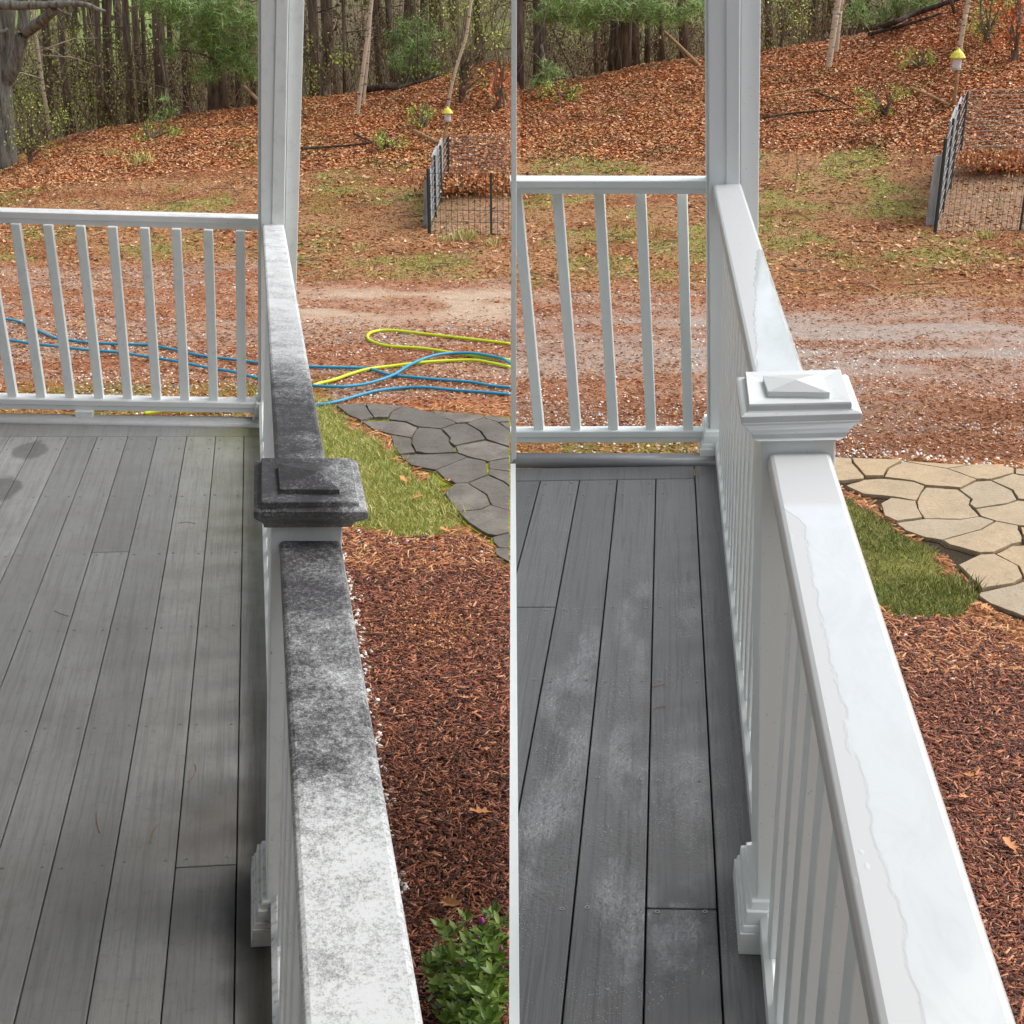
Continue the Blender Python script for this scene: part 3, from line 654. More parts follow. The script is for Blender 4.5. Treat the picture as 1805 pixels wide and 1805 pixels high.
def zone_color(X, Y):
    Z = terrain(X, Y); px, py, d = project(X, Y, Z); px = np.where(Y < 1.5, 900, px); py = np.where(Y < 1.5, 3000, py)
    nA = fbm(X*1.3, Y*.8, 1); nB = fbm(X*4.5, Y*3, 2); nC = fbm(X*14, Y*10, 3); nD = fbm(X*.35, Y*.25, 4)
    wx = px+(nB-.5)*14*np.clip(700/np.maximum(Y*60, 60), .3, 2); wy = py+(nA-.5)*34*np.clip(6/np.maximum(Y, 3), .3, 1.2)+(nB-.5)*14*np.clip(6/np.maximum(Y, 3), .3, 1)
    L = px < 903
    def mixc(a, b, t): return a*(1-t[..., None])+b*t[..., None]
    one = np.ones(px.shape+(3,))
    rr = ridge_row(px)
    # forest floor
    col = one*C(122, 104, 80); col = mixc(col, one*C(104, 96, 68), sm(.4, .6, nB))
    fld = sm(40, 48, Y)*np.maximum(sm(.46, .56, fbm(X*.12, Y*.10, 21)), sm(110, 160, px)*(1-sm(280, 340, px))); col = mixc(col, one*C(148, 174, 98), fld*.9)
    far = sm(60, 75, Y); col = mixc(col, one*C(140, 158, 92), far*sm(.35, .5, nD))
    # leaf bank
    leaf = mixc(one*C(150, 88, 62), one*C(186, 122, 88), sm(.35, .65, nC)); leaf = mixc(leaf, one*C(112, 66, 46), sm(.55, .72, nB)*.6)
    gp = sm(.53, .63, nA)*sm(225, 270, wy)*.8; leaf = mixc(leaf, one*C(112, 118, 50), gp)
    bank = sm(-4, 6, wy-rr); col = mixc(col, leaf, bank)
    # lawn and bare earth
    lawn = mixc(one*C(170, 128, 88), one*C(146, 142, 76), sm(.42, .58, nA)); lawn = mixc(lawn, one*C(172, 132, 98), sm(.52, .66, nB)*.8)
    lawn = mixc(lawn, one*C(150, 92, 62), sm(.5, .62, fbm(X*.9+4, Y*1.6, 31))*.7)
    l0 = np.where(L, np.where(px < 500, 330-.10*px, 292), np.where(px < 1300, 278, 262)); col = mixc(col, lawn, sm(-14, 16, wy-l0))
    # drive: needle-red, sand and wet gravel
    d0 = np.where(L, np.where(px < 460, 462, 492), np.where(px < 1300, 505, 520)); red = mixc(one*C(156, 104, 76), one*C(178, 128, 98), sm(.4, .6, nC))
    pale = mixc(one*C(188, 162, 138), one*C(172, 152, 138), sm(.4, .6, nB)); drv = red
    st = fbm(X*.8, Y*3.2, 41); drv = mixc(drv, pale, sm(.52, .62, st)*.65)
    strip = np.where(L, sm(498, 526, wy)*(1-sm(548, 590, wy))*sm(420, 560, px), sm(535, 575, wy)*(1-sm(625, 710, wy))*np.where(px > 1200, 1, .6))
    strip = strip*(.25+.75*sm(.36, .54, fbm(X*1.1+5, Y*3.5, 47)))
    drv = mixc(drv, np.where(L[..., None], one*C(196, 172, 148), one*C(172, 156, 144)), strip*.95)
    dmp = np.where(L, 0, sm(690, 730, wy)); drv = mixc(drv, one*C(126, 86, 66), dmp*.6)
    col = mixc(col, drv, sm(-10, 10, wy-d0))
    # green verge under the front railing, orange needles before the path
    ver = np.where(L, sm(655, 690, wy)*(1-sm(560, 600, px)), sm(750, 790, wy)*(px < 1290)); col = mixc(col, mixc(one*C(128, 124, 56), one*C(160, 120, 62), sm(.4, .6, nB)), ver*sm(.36, .5, nA+.08))
    orn = np.where(L, sm(698, 712, wy)*sm(600, 640, px), 0); col = mixc(col, one*C(182, 108, 66), orn*.85)
    gx, gy = wx+(nC-.5)*46, wy+(fbm(X*11+3, Y*9, 88)-.5)*46
    g1 = np.where(L, pip(gx, gy, GRASS_L), pip(gx, gy, GRASS_R)).astype(float)
    bord = np.where(L, (wy > 716) & (px > 560) & (wy < 1010), (wy > 812) & (px > 1440) & (wy < 1180)).astype(float)
    col = mixc(col, mixc(one*C(150, 100, 66), one*C(178, 132, 92), sm(.4, .6, nC)), bord)
    col = mixc(col, mixc(one*C(128, 136, 56), one*C(160, 156, 78), sm(.35, .65, nB)) * np.where(L, 1, .72)[..., None], g1)
    pat = np.where(L, pip(px, py, PATIO_L), pip(px, py, PATIO_R)).astype(float)
    col = mixc(col, np.where(L[..., None], mixc(one*C(150, 158, 44), one*C(120, 104, 52), sm(.42, .6, nB)), one*C(66, 56, 42)), pat)
    mu = np.where(L, pip(wx, wy, MULCH_L), pip(wx, wy, MULCH_R)).astype(float)
    mc = mixc(one*C(96, 52, 40), one*C(62, 34, 28), sm(.4, .62, nC)); col = mixc(col, mc, mu)
    stuff = dict(bank=bank*(1-sm(-14, 16, wy-l0)), forest=1-bank, lawn=sm(-14, 16, wy-l0)*(1-sm(-10, 10, wy-d0)), drive=sm(-10, 10, wy-d0)*(1-bord)*(1-mu), grass=g1, bord=bord*(1-g1)*(1-pat), mulch=mu*(1-pat), pat=pat, strip=strip, verge=ver)
    return col, stuff, px, py
def ground_material():
    t = NT('yard_ground'); c = t.attr('Col')
    n1 = t.noise(9, 6, .7); n2 = t.noise(60, 5, .75); n3 = t.noise(1.2, 5, .6)
    c = t.mix(1.0, c, t.ramp(n2, [(.25, .58), (.5, 1.0), (.78, 1.5)]), 'MULTIPLY')
    c = t.mix(1.0, c, t.ramp(n1, [(.25, .72), (.5, 1.0), (.75, 1.25)]), 'MULTIPLY')
    return t.base(color=c, rough=.85, spec=.15, normal=t.bump(n2, .9, .03))
ys = np.concatenate([np.linspace(-14, 1.9, 34), 2*np.exp(np.linspace(0, math.log(150/2), 640))])
tt = np.concatenate([-np.linspace(3.2, .52, 40), np.linspace(-.5, .5, 620), np.linspace(.52, 3.2, 40)])
YY, TT = np.meshgrid(ys, tt, indexing='ij'); XX = TT*np.maximum(YY, 2.0)
zc, _, _, _ = zone_color(XX, YY); ZZ = terrain(XX, YY)
idx = np.arange(XX.size).reshape(XX.shape); F4 = np.stack([idx[:-1, :-1], idx[:-1, 1:], idx[1:, 1:], idx[1:, :-1]], -1).reshape(-1, 4)
g = np_mesh('ground', np.stack([XX, YY, ZZ], -1).reshape(-1, 3), F4, ground_material(), colors=zc.reshape(-1, 3), smooth=True); tag(g, kind='structure')

# ---- flagstone paths (traced stone by stone, laid on the ground)
SL = [[(220,90),(475,70),(500,120),(560,205),(450,230),(330,180)],[(490,72),(830,100),(720,155),(690,200),(565,205),(510,130)],[(830,100),(1110,165),(1300,245),(1310,262),(1170,305),(970,290),(850,240),(700,225),(700,200),(730,155)],
[(1100,140),(1560,180),(1550,208),(1430,245),(1320,250),(1120,170)],[(450,235),(700,230),(850,245),(960,290),(905,385),(700,345),(560,310)],[(720,360),(900,390),(910,460),(940,520),(800,535),(740,460)],
[(970,295),(1165,310),(1250,390),(1245,430),(1320,520),(1060,530),(945,515),(905,440),(910,385)],[(1180,308),(1310,265),(1400,262),(1530,335),(1575,405),(1300,460),(1250,425),(1260,395)],
[(1410,260),(1560,210),(1690,250),(1795,320),(1795,470),(1590,405),(1540,335)],[(1560,185),(1795,205),(1795,240),(1690,245),(1565,205)],[(1700,250),(1795,245),(1795,315)],[(1305,462),(1580,410),(1795,475),(1795,565),(1600,600),(1420,555),(1325,520)],
[(800,540),(1060,535),(1320,525),(1410,560),(1120,675),(900,630)],[(1125,680),(1415,565),(1580,600),(1600,720),(1410,795),(1310,800),(1200,750)],[(1610,600),(1795,570),(1795,690),(1610,665)],[(1610,670),(1795,695),(1795,820),(1740,780),(1605,720)],
[(1420,795),(1600,725),(1740,785),(1795,830),(1795,1050),(1640,1000),(1590,900)],[(1240,860),(1300,805),(1410,800),(1580,905),(1620,995),(1530,1040),(1330,1060),(1260,970),(1200,890)],[(1330,1065),(1540,1045),(1625,1005),(1795,1055),(1795,1250),(1680,1280),(1600,1270),(1420,1160)],
[(1640,1290),(1795,1255),(1795,1390),(1700,1385),(1650,1340)],[(1700,1390),(1795,1395),(1795,1520),(1670,1450),(1660,1395)]]
SRt = [[(-200,150),(110,170),(120,220),(235,345),(235,370),(20,390),(-200,390)],[(120,172),(610,190),(470,270),(425,345),(250,345),(135,215)],[(625,210),(1050,280),(1340,385),(1180,465),(840,440),(730,400),(435,360),(480,280)],[(630,200),(1280,240),(1050,272)],
[(1055,280),(1280,245),(1420,230),(1700,270),(1705,320),(1480,380),(1340,380)],[(1720,270),(1900,280),(1900,340),(1720,320)],[(60,440),(240,385),(430,375),(720,405),(830,445),(775,545),(745,585),(530,550),(230,520)],[(400,620),(500,565),(740,595),(760,665),(810,755),(560,790),(440,740)],
[(845,455),(1150,475),(1280,570),(1265,625),(1365,740),(1190,765),(830,760),(770,670),(755,600),(790,520)],[(1175,480),(1340,400),(1480,395),(1680,490),(1735,580),(1640,615),(1330,660),(1275,625),(1300,575)],[(1490,395),(1700,330),(1900,370),(1900,590),(1750,575),(1700,490)],
[(1330,675),(1640,625),(1740,590),(1900,610),(1900,840),(1760,835),(1530,790),(1380,740)],[(555,810),(820,770),(1190,775),(1370,750),(1510,790),(1380,870),(1000,975),(840,950),(640,880)],[(1010,985),(1390,880),(1530,800),(1740,840),(1740,880),(1780,940),(1780,1000),(1680,1020),(1500,1100),(1370,1105),(1070,1025)],
[(1770,850),(1900,850),(1900,930),(1790,920)],[(1800,940),(1900,940),(1900,1010),(1800,1005)],[(1160,1220),(1380,1120),(1510,1115),(1740,1230),(1790,1340),(1700,1400),(1390,1450),(1280,1340)],[(1530,1110),(1690,1030),(1900,1020),(1900,1330),(1810,1340),(1760,1230)],
[(1370,1490),(1700,1420),(1900,1350),(1900,1760),(1700,1680),(1480,1600),(1360,1520)]]
def stone_mat(name, a, b, cdark, k):
    t = NT(name); i = t.island(); c = t.mix(i, a, b)
    c = t.mix(t.mr(t.noise(3.5, 7, .7), .38, .66, 0, k), c, cdark)
    c = t.mix(t.mr(t.noise(18, 6, .75), .52, .72, 0, k*.7), c, tuple(x*.6 for x in cdark))
    c = t.mix(1.0, c, t.ramp(t.noise(95, 4, .8), [(.3, .72), (.5, 1.0), (.7, 1.3)]), 'MULTIPLY')
    c = t.mix(t.mr(t.noise(150, 2), .70, .76, 0, .6), c, (.34, .32, .27))
    return t.base(color=c, rough=.75, spec=.3, normal=t.bump(t.noise(45, 6, .7), .35, .008))
def joint_mat(name, a, b):
    t = NT(name); return t.base(color=t.mix(t.mr(t.noise(7, 6, .7), .42, .58), a, b), rough=.9, spec=.1, normal=t.bump(t.noise(90, 4), .6, .01))
def path(name, stones, o0, sc, mat, gap, bed):
    mb = MB(); mb2 = MB(); si = 0
    for q in stones:
        P = []
        n = len(q)
        for i in range(n):
            (x0, y0), (x1, y1) = q[i], q[(i+1) % n]
            m = 3
            for j in range(m):
                f = j/m; wob = 0 if j == 0 else 1
                r = ray(o0[0]+(x0+(x1-x0)*f)*sc+random.uniform(-.6, .6)*wob, o0[1]+(y0+(y1-y0)*f)*sc+random.uniform(-.5, .5)*wob); t = (CAMZ-.006)/-r.z
                P.append(Vector((r.x*t, r.y*t, .02)))
        cc = sum(P, Vector((0, 0, 0)))/len(P); P2 = []; si += 1
        mb2.poly([Vector((p.x+(p-cc).normalized().x*.014, p.y+(p-cc).normalized().y*.014, .0030+.00012*si)) for p in P], vec=(0, 0, -.03))
        for p in P:
            d = cc-p; L = d.length; P2.append(p+d*min(gap/L, .3))
        dz = random.uniform(-.004, .004)
        for p in P2: p.z += dz
        mb.poly(P2, vec=(0, 0, -.06))
    tag(mb2.build('path_bed', bed), kind='structure')
    return tag(mb.build(name, mat, bevel=.0012), kind='structure')
path('flagstone_path', SL, (550, 700), .1939, stone_mat('dark_damp_flagstone', lin((98, 93, 86)), lin((122, 116, 106)), lin((84, 78, 72)), .9), .004, joint_mat('mossy_joint', lin((150, 156, 40)), lin((100, 92, 56))))
path('flagstone_path', SRt, (1480, 780), .18, stone_mat('tan_washed_flagstone', lin((176, 150, 114)), lin((158, 146, 126)), lin((150, 134, 108)), .8), .003, joint_mat('gritty_joint', lin((92, 76, 58)), lin((64, 54, 42))))

# ---- scattered litter
def pts_in(n, xr, yr, key, thr=.5, power=1.0, seed=3):
    rg = np.random.default_rng(seed); T = rg.uniform(xr[0], xr[1], n); u = rg.uniform(0, 1, n)**power
    Y = yr[0]+(yr[1]-yr[0])*u; X = T*Y
    _, s, px, py = zone_color(X, Y); m = s[key] if isinstance(key, str) else sum(s[k] for k in key)
    keep = rg.uniform(0, 1, n) < m
    keep &= (px > -90) & (px < 1900) & (py > -30) & (py < 1900)
    return X[keep], Y[keep], rg
def litter(name, mat, X, Y, rg, size, aspect, tv, tf, lift, tiltmax, jit=.4, zs=None):
    n = len(X); Z = terrain(X, Y)+lift*rg.uniform(0, 1, n); s = size*(1+jit*rg.uniform(-1, 1, n))
    V, F = scatter(tv, tf, np.stack([X, Y, Z], 1), np.stack([s*aspect*(1+.3*rg.uniform(-1, 1, n)), s, s if zs is None else s*zs], 1), rg.uniform(0, 6.283, n), rg.uniform(-tiltmax, tiltmax, n), rg.uniform(-tiltmax, tiltmax, n))
    return tag(np_mesh(name, V, F, mat), kind='stuff')
leaf_tv = [(0, -.5, .03), (.32, -.1, .10), (.2, .35, .02), (0, .5, .10), (-.22, .33, .06), (-.32, -.12, .0), (0, 0, -.06)]
leaf_tf = [(0, 1, 6), (1, 2, 6), (2, 3, 6), (3, 4, 6), (4, 5, 6), (5, 0, 6)]
oak_tv = [(0, -.55, 0), (.08, -.3, .03), (.3, -.28, .1), (.16, -.08, .04), (.42, .08, .14), (.16, .14, .03), (.24, .38, .09), (0, .52, .06), (-.22, .4, .1), (-.15, .15, .02), (-.42, .1, .12), (-.16, -.08, .03), (-.3, -.26, .09), (-.08, -.3, .03), (0, 0, -.03)]
oak_tf = [(i, i+1, 14) for i in range(13)]+[(13, 0, 14)]
chip_tv = [(-.5, -.5, -.3), (.5, -.42, -.3), (.38, .5, -.3), (-.42, .44, -.3), (-.4, -.46, .4), (.42, -.4, .4), (.3, .44, .4), (-.34, .4, .4)]
chip_tf = [(4, 5, 6, 7), (0, 1, 5, 4), (1, 2, 6, 5), (2, 3, 7, 6), (3, 0, 4, 7)]
peb_tv = [(-.5, -.3, -.1), (.1, -.5, -.1), (.5, -.1, -.1), (.3, .45, -.1), (-.3, .4, -.1), (-.3, -.16, .35), (.08, -.3, .42), (.3, -.02, .34), (.14, .26, .38), (-.2, .22, .36)]
peb_tf = [(0, 1, 6, 5), (1, 2, 7, 6), (2, 3, 8, 7), (3, 4, 9, 8), (4, 0, 5, 9), (5, 6, 7, 8), (8, 9, 5, 5)]
peb_tf = [(0, 1, 6), (0, 6, 5), (1, 2, 7), (1, 7, 6), (2, 3, 8), (2, 8, 7), (3, 4, 9), (3, 9, 8), (4, 0, 5), (4, 5, 9), (5, 6, 7), (5, 7, 8), (5, 8, 9)]
bl_tv = [(-.05, 0, 0), (.05, 0, 0), (.04, .12, .55), (-.04, .12, .55), (0, .34, 1.0)]
bl_tf = [(0, 1, 2), (0, 2, 3), (3, 2, 4)]
S_leaf = [(0, lin((108, 68, 44))), (.3, lin((172, 104, 58))), (.6, lin((204, 132, 76))), (.88, lin((218, 166, 114))), (1, lin((230, 202, 168)))]
M['leaf'] = speck_material('fallen_oak_leaves', S_leaf, .6, .4)
def tinted(name, stops):
    t = NT(name); c = t.ramp(t.island(), stops); g = t.t.nodes.new('ShaderNodeNewGeometry').outputs['Position']
    c = t.mix(1.0, c, t.ramp(t.noise(.9, 5, .6, g), [(.30, (.66, .62, .58)), (.5, (1, 1, 1)), (.68, (1.22, 1.16, 1.05))]), 'MULTIPLY')
    c = t.mix(t.mr(t.noise(1.7, 4, .6, t.mapping((1, 1, 1), (7, 3, 1), g)), .52, .68, 0, .45), c, lin((150, 140, 84)))
    return t.base(color=c, rough=.62, spec=.35)
M['leaf'] = tinted('fallen_oak_leaves_bank', S_leaf)
M['leaf2'] = speck_material('fallen_needles_and_leaves', [(0, lin((132, 86, 58))), (.4, lin((180, 116, 70))), (.75, lin((204, 150, 98))), (1, lin((222, 192, 156)))], .7, .3)
M['mulch'] = speck_material('shredded_bark_mulch', [(0, lin((50, 30, 24))), (.35, lin((96, 54, 38))), (.65, lin((138, 78, 52))), (.88, lin((178, 110, 76))), (1, lin((204, 154, 116)))], .65, .4)
M['peb'] = speck_material('driveway_pebbles', [(0, lin((140, 118, 106))), (.4, lin((182, 164, 152))), (.75, lin((204, 194, 184))), (1, lin((240, 236, 230)))], .5, .5)
M['pebw'] = speck_material('white_gravel', [(0, lin((190, 184, 172))), (1, lin((240, 236, 228)))], .6, .4)
M['grassL'] = speck_material('young_lawn_grass', [(0, lin((116, 136, 56))), (.35, lin((158, 166, 80))), (.65, lin((196, 190, 114))), (1, lin((218, 206, 150)))], .55, .3)
M['grassR'] = speck_material('damp_lawn_grass', [(0, lin((78, 98, 38))), (.45, lin((114, 130, 58))), (.8, lin((150, 146, 84))), (1, lin((176, 154, 112)))], .55, .3)
M['tuft'] = speck_material('sparse_olive_grass', [(0, lin((104, 112, 44))), (.5, lin((142, 146, 66))), (1, lin((178, 172, 100)))], .6, .2)
M['twigl'] = speck_material('small_dead_twigs', [(0, lin((58, 46, 38))), (.6, lin((112, 92, 74))), (1, lin((176, 150, 122)))], .8, .2)
M['needle_t'] = speck_material('dry_straw', [(0, lin((130, 80, 50))), (.5, lin((180, 118, 76))), (1, lin((214, 168, 120)))], .7, .2)
half = lambda X, Y, rg, s: None
X, Y, rg = pts_in(400000, (-.40, .40), (13.5, 30), 'bank', power=1.0, seed=1)
litter('leaf_litter', M['leaf'], X, Y, rg, .052, .75, leaf_tv, leaf_tf, .025, .42)
X, Y, rg = pts_in(60000, (-.40, .40), (9.5, 24), ('lawn', 'bank'), seed=2)
k = rg.uniform(0, 1, len(X)) < .5*sm(.42, .62, fbm(X*.8, Y*.8, 77))+.13; X, Y = X[k], Y[k]
litter('scattered_leaves', M['leaf2'], X, Y, rg, .06, .7, leaf_tv, leaf_tf, .015, .4)
X, Y, rg = pts_in(190000, (-.40, .40), (7.8, 24), ('lawn', 'drive'), seed=4)
_, s_, px_, py_ = zone_color(X, Y); k = rg.uniform(0, 1, len(X)) > .9*s_['strip']+.25*sm(.45, .6, fbm(X*1.3, Y*.8, 1)); X, Y = X[k], Y[k]
litter('pine_needles', M['leaf2'], X, Y, rg, .042, .18, leaf_tv, leaf_tf, .012, .35)
X, Y, rg = pts_in(130000, (-.40, .40), (7.8, 16), 'drive', seed=5)
dn = fbm(X*1.1, Y*2.4, 55); _, _, px_, py_ = zone_color(X, Y)
pk = np.where(px_ < 903, sm(.3, .7, dn)*np.where((py_ > 560) & (py_ < 705), 1.0, .28), sm(.3, .7, dn)*np.where(py_ > 600, .8, .25))
k = rg.uniform(0, 1, len(X)) < pk*.34*(1-.85*zone_color(X, Y)[1]['strip']*(px_ < 903)); X, Y = X[k], Y[k]
litter('driveway_gravel', M['peb'], X, Y, rg, .0155, .9, peb_tv, peb_tf, .004, .3, .55, .7)
X, Y, rg = pts_in(460000, (-.42, .52), (2.8, 8.4), 'mulch', seed=6)
litter('bark_mulch', M['mulch'], X, Y, rg, .026, .15, chip_tv, chip_tf, .016, .35, .6, .08)
X, Y, rg = pts_in(20000, (-.42, .52), (2.8, 8.4), 'mulch', seed=16)
litter('coarse_bark_mulch', M['mulch'], X, Y, rg, .038, .15, chip_tv, chip_tf, .024, .4, .5, .07)
X, Y, rg = pts_in(60000, (-.40, .42), (5.0, 9.8), 'bord', seed=7)
litter('dry_needles_by_path', M['needle_t'], X, Y, rg, .055, .10, chip_tv, chip_tf, .015, .4, .6, .08)
X, Y, rg = pts_in(120000, (-.25, .0), (5.2, 10), 'grass', seed=8)
litter('lawn_grass', M['grassL'], X, Y, rg, .034, .8, bl_tv, bl_tf, .0, .95, .5)
X, Y, rg = pts_in(110000, (.1, .42), (5.2, 9), 'grass', seed=9)
k = rg.uniform(0, 1, len(X)) < .35+.65*sm(.38, .56, fbm(X*3, Y*3, 91)); X, Y = X[k], Y[k]
litter('lawn_grass', M['grassR'], X, Y, rg, .030, .9, bl_tv, bl_tf, .0, .95, .5)
# sparse tufts over the lawn, bank and verge
X, Y, rg = pts_in(180000, (-.40, .40), (8.5, 26), ('lawn', 'verge', 'bank'), seed=10)
k = rg.uniform(0, 1, len(X)) < sm(.47, .64, fbm(X*1.3, Y*.8, 1))*sm(.3, .6, fbm(X*5, Y*4, 19))*.95+.01; X, Y = X[k], Y[k]
litter('lawn_tufts', M['tuft'], X, Y, rg, .036, 1.3, bl_tv, bl_tf, .0, .95, .5)
X, Y, rg = pts_in(1500, (-.40, .40), (13, 27), ('lawn', 'bank'), seed=70)
litter('fallen_twigs', M['twigl'], X, Y, rg, .20, .045, chip_tv, chip_tf, .02, .15, .7, .04)
# a line of white gravel beside the deck and stray stones in the mulch
rg = np.random.default_rng(12)
def px_pts(lst, spread, n):
    out = []
    for _ in range(n):
        i = rg.integers(0, len(lst)-1); f = rg.uniform(); a, b = lst[i], lst[i+1]
        r = ray(a[0]+(b[0]-a[0])*f+rg.normal()*spread, a[1]+(b[1]-a[1])*f+rg.normal()*spread*.8); t = CAMZ/-r.z; out.append((r.x*t, r.y*t))
    o = np.array(out); return o[:, 0], o[:, 1]
X, Y = px_pts([(598, 960), (612, 1030), (630, 1100), (640, 1160), (652, 1240), (664, 1320), (690, 1480), (712, 1600)], 7, 300)
litter('white_gravel_edging', M['pebw'], X, Y, rg, .020, .8, peb_tv, peb_tf, .012, .5, .6, .9)
X, Y = px_pts([(620, 950), (700, 960), (780, 960), (860, 985)], 16, 60); X2, Y2 = px_pts([(1590, 1100), (1640, 1130), (1700, 1180), (1780, 1140)], 22, 30); X3, Y3 = px_pts([(1480, 800), (1600, 806), (1700, 815), (1805, 822)], 6, 110)
litter('stray_stones', M['pebw'], np.concatenate([X, X2, X3]), np.concatenate([Y, Y2, Y3]), rg, .018, .8, peb_tv, peb_tf, .01, .5, .6, .8)
X, Y = px_pts([(700, 1090), (760, 1110), (830, 1120)], 34, 900)
litter('pale_stem_stubble', M['needle_t'], X, Y, rg, .013, .25, peb_tv, peb_tf, .03, .9, .6, .8)
# single big oak leaves
ml = [(791, 848, .09), (712, 846, .09), (785, 935, .08), (735, 876, .07), (848, 1432, .10), (793, 1592, .10), (1740, 1073, .08), (1708, 1366, .06), (1700, 1405, .06), (860, 1320, .05), (820, 1230, .05), (1780, 1490, .08)]
mbv = []
for px, py, s_ in ml:
    r = ray(px, py); t = (CAMZ-.03)/-r.z
    V, F = scatter(oak_tv, oak_tf, np.array([[r.x*t, r.y*t, .03]]), np.array([[s_*.85, s_*.9, s_*1.3]]), np.array([random.uniform(0, 6)]), np.array([.2]), np.array([.15]))
    o = np_mesh('oak_leaf', V, F, M['leaf2']); mbv.append(o)
LL = ['brown oak leaf in the grass close to the dark flagstones', 'brown oak leaf in the middle of the pale grass beside the black post cap', 'brown oak leaf at the tip of the grass by the dark path', 'small brown leaf low in the grass beside the black post cap', 'pale orange oak leaf on the red mulch above the green shrub',
      'reddish oak leaf on the mulch just above the pink bud', 'pinkish leaf where the right hand grass meets the mulch', 'small orange leaf on the mulch at the right edge, upper of two', 'small leaf on the mulch at the right edge, lower of two', 'small leaf on the mulch left of the picture middle, below another', 'small leaf on the mulch left of the picture middle, below the pale stubble', 'curled leaf on the mulch at the far right']
for o, l in zip(mbv, LL): tag(o, l, 'leaf', 'fallen oak leaves on grass and mulch')

# ------------------------------------------------------------------ hoses
def catmull(P, k=6):
    P = [P[0]]+list(P)+[P[-1]]; out = []
    for i in range(1, len(P)-2):
        for j in range(k):
            t = j/k; a, b, c, d = P[i-1], P[i], P[i+1], P[i+2]
            out.append(.5*((2*b)+(c-a)*t+(2*a-5*b+4*c-d)*t*t+(3*b-a-3*c+d)*t*t*t))
    out.append(P[-2]); return out
def hose(name, lab, pts, mat, r, cat='hose', lift=0., grp='garden hoses lying across the drive'):
    P = []
    for i, q in enumerate(pts):
        g_ = ground_at(q[0], q[1]); g_.z += r+.004+lift+(.004 if i % 2 else 0); P.append(g_)
    return tag(MB().tube(catmull(P), r, 8).build(name, mat, smooth=True), lab, cat, grp)
def hose_mat(n, c):
    t = NT(n); return t.base(color=t.mix(t.mr(t.noise(30, 4), .4, .7, 0, .3), c, tuple(x*.7 for x in c)), rough=.38, spec=.5)
M['blue'] = hose_mat('blue_hose_rubber', lin((16, 142, 178))); M['yel'] = hose_mat('yellow_hose_rubber', lin((196, 214, 14)))
hose('garden_hose', 'blue hose, the upper of the two blue lines seen between the balusters', [(-40, 562), (10.6, 566), (42.5, 572.7), (66.5, 586), (101, 600), (120, 603), (154, 607), (207, 610.5), (258, 611), (276.5, 614), (311, 620.6), (330, 626), (364, 631.7), (415, 638.6), (452, 642.4), (500, 647), (547, 650), (616, 652.5), (643, 652.5), (659, 656.5), (690.6, 665), (722.5, 669), (776, 673), (829, 678), (869, 684), (899, 687.5)], M['blue'], .0115)
hose('garden_hose', 'blue hose, the lower line between the balusters, rising over the yellow hose beyond the rail', [(-40, 604), (17, 608.6), (50.5, 612.6), (104, 620), (155.5, 625.4), (209, 630.4), (260.6, 637.3), (314, 646.6), (364, 656), (416, 665.8), (452, 674.5), (500, 683), (552, 688.5), (595, 691.6), (637, 687), (674.6, 678), (698.5, 667), (720, 654), (744, 642), (770, 634.7), (797, 631), (834, 632), (869, 636.6), (887, 642), (899, 649)], M['blue'], .0115, lift=.022)
hose('garden_hose', 'blue hose nearest the dark flagstones, lowest of the hoses', [(480, 727), (520, 722), (559, 717.7), (589.5, 713.7), (624, 703), (664, 693.7), (706.5, 687.6), (749, 687.6), (802, 691.6), (855, 696.4), (899, 699)], M['blue'], .0115)
hose('garden_hose', 'yellow hose bent back in a long narrow loop on the gravel', [(899, 609.5), (829, 602), (749, 592), (696, 587), (669, 586.5), (653, 591), (648, 598), (656, 606), (685, 613.5), (749, 619), (815.6, 628.6), (899, 639)], M['yel'], .0125)
hose('garden_hose', 'yellow hose curving from behind the stained rail, under the blue hoses', [(255, 733), (290, 730), (335, 730), (400, 727), (450, 721), (505, 703), (553.6, 683), (589.5, 674), (621, 662), (650.7, 655), (690.6, 649), (749, 643), (802, 639), (845, 640.6), (899, 651)], M['yel'], .0125)

# ------------------------------------------------------------------ wood materials
def bark(name, a, b, sc=7):
    t = NT(name); m = t.mapping((sc*2.2, sc*2.2, sc*.35)); n = t.noise(1.0, 6, .7, m); c = t.mix(t.mr(n, .38, .62), a, b)
    c = t.mix(t.math('MULTIPLY', t.mr(t.noise(2.2, 5, .7), .55, .7), .45), c, lin((112, 118, 96)))
    return t.base(color=c, rough=.9, spec=.15, normal=t.bump(n, .7, .03))
M['bark_d'] = bark('dark_pine_bark', lin((70, 60, 50)), lin((124, 110, 94))); M['bark_g'] = bark('grey_lichen_bark', lin((78, 74, 68)), lin((138, 136, 124)))
M['bark_m'] = bark('brown_grey_bark', lin((82, 70, 58)), lin((134, 118, 102)))
def birch():
    t = NT('pale_birch_bark'); n = t.noise(1, 5, .7, t.mapping((9, 9, 26))); c = t.mix(t.mr(n, .56, .62), lin((190, 174, 150)), lin((70, 56, 46)))
    return t.base(color=c, rough=.7, spec=.3, normal=t.bump(n, .3, .01))
M['birch'] = birch()
M['stick'] = bark('bare_stick_wood', lin((150, 116, 84)), lin((186, 152, 112)), 14)
M['log'] = bark('rotting_log_bark', lin((40, 32, 28)), lin((84, 70, 60)))
M['twig'] = speck_material('bare_brush_twigs', [(0, lin((66, 54, 42))), (.5, lin((112, 94, 72))), (.85, lin((146, 126, 100))), (1, lin((172, 156, 132)))], .8, .2)
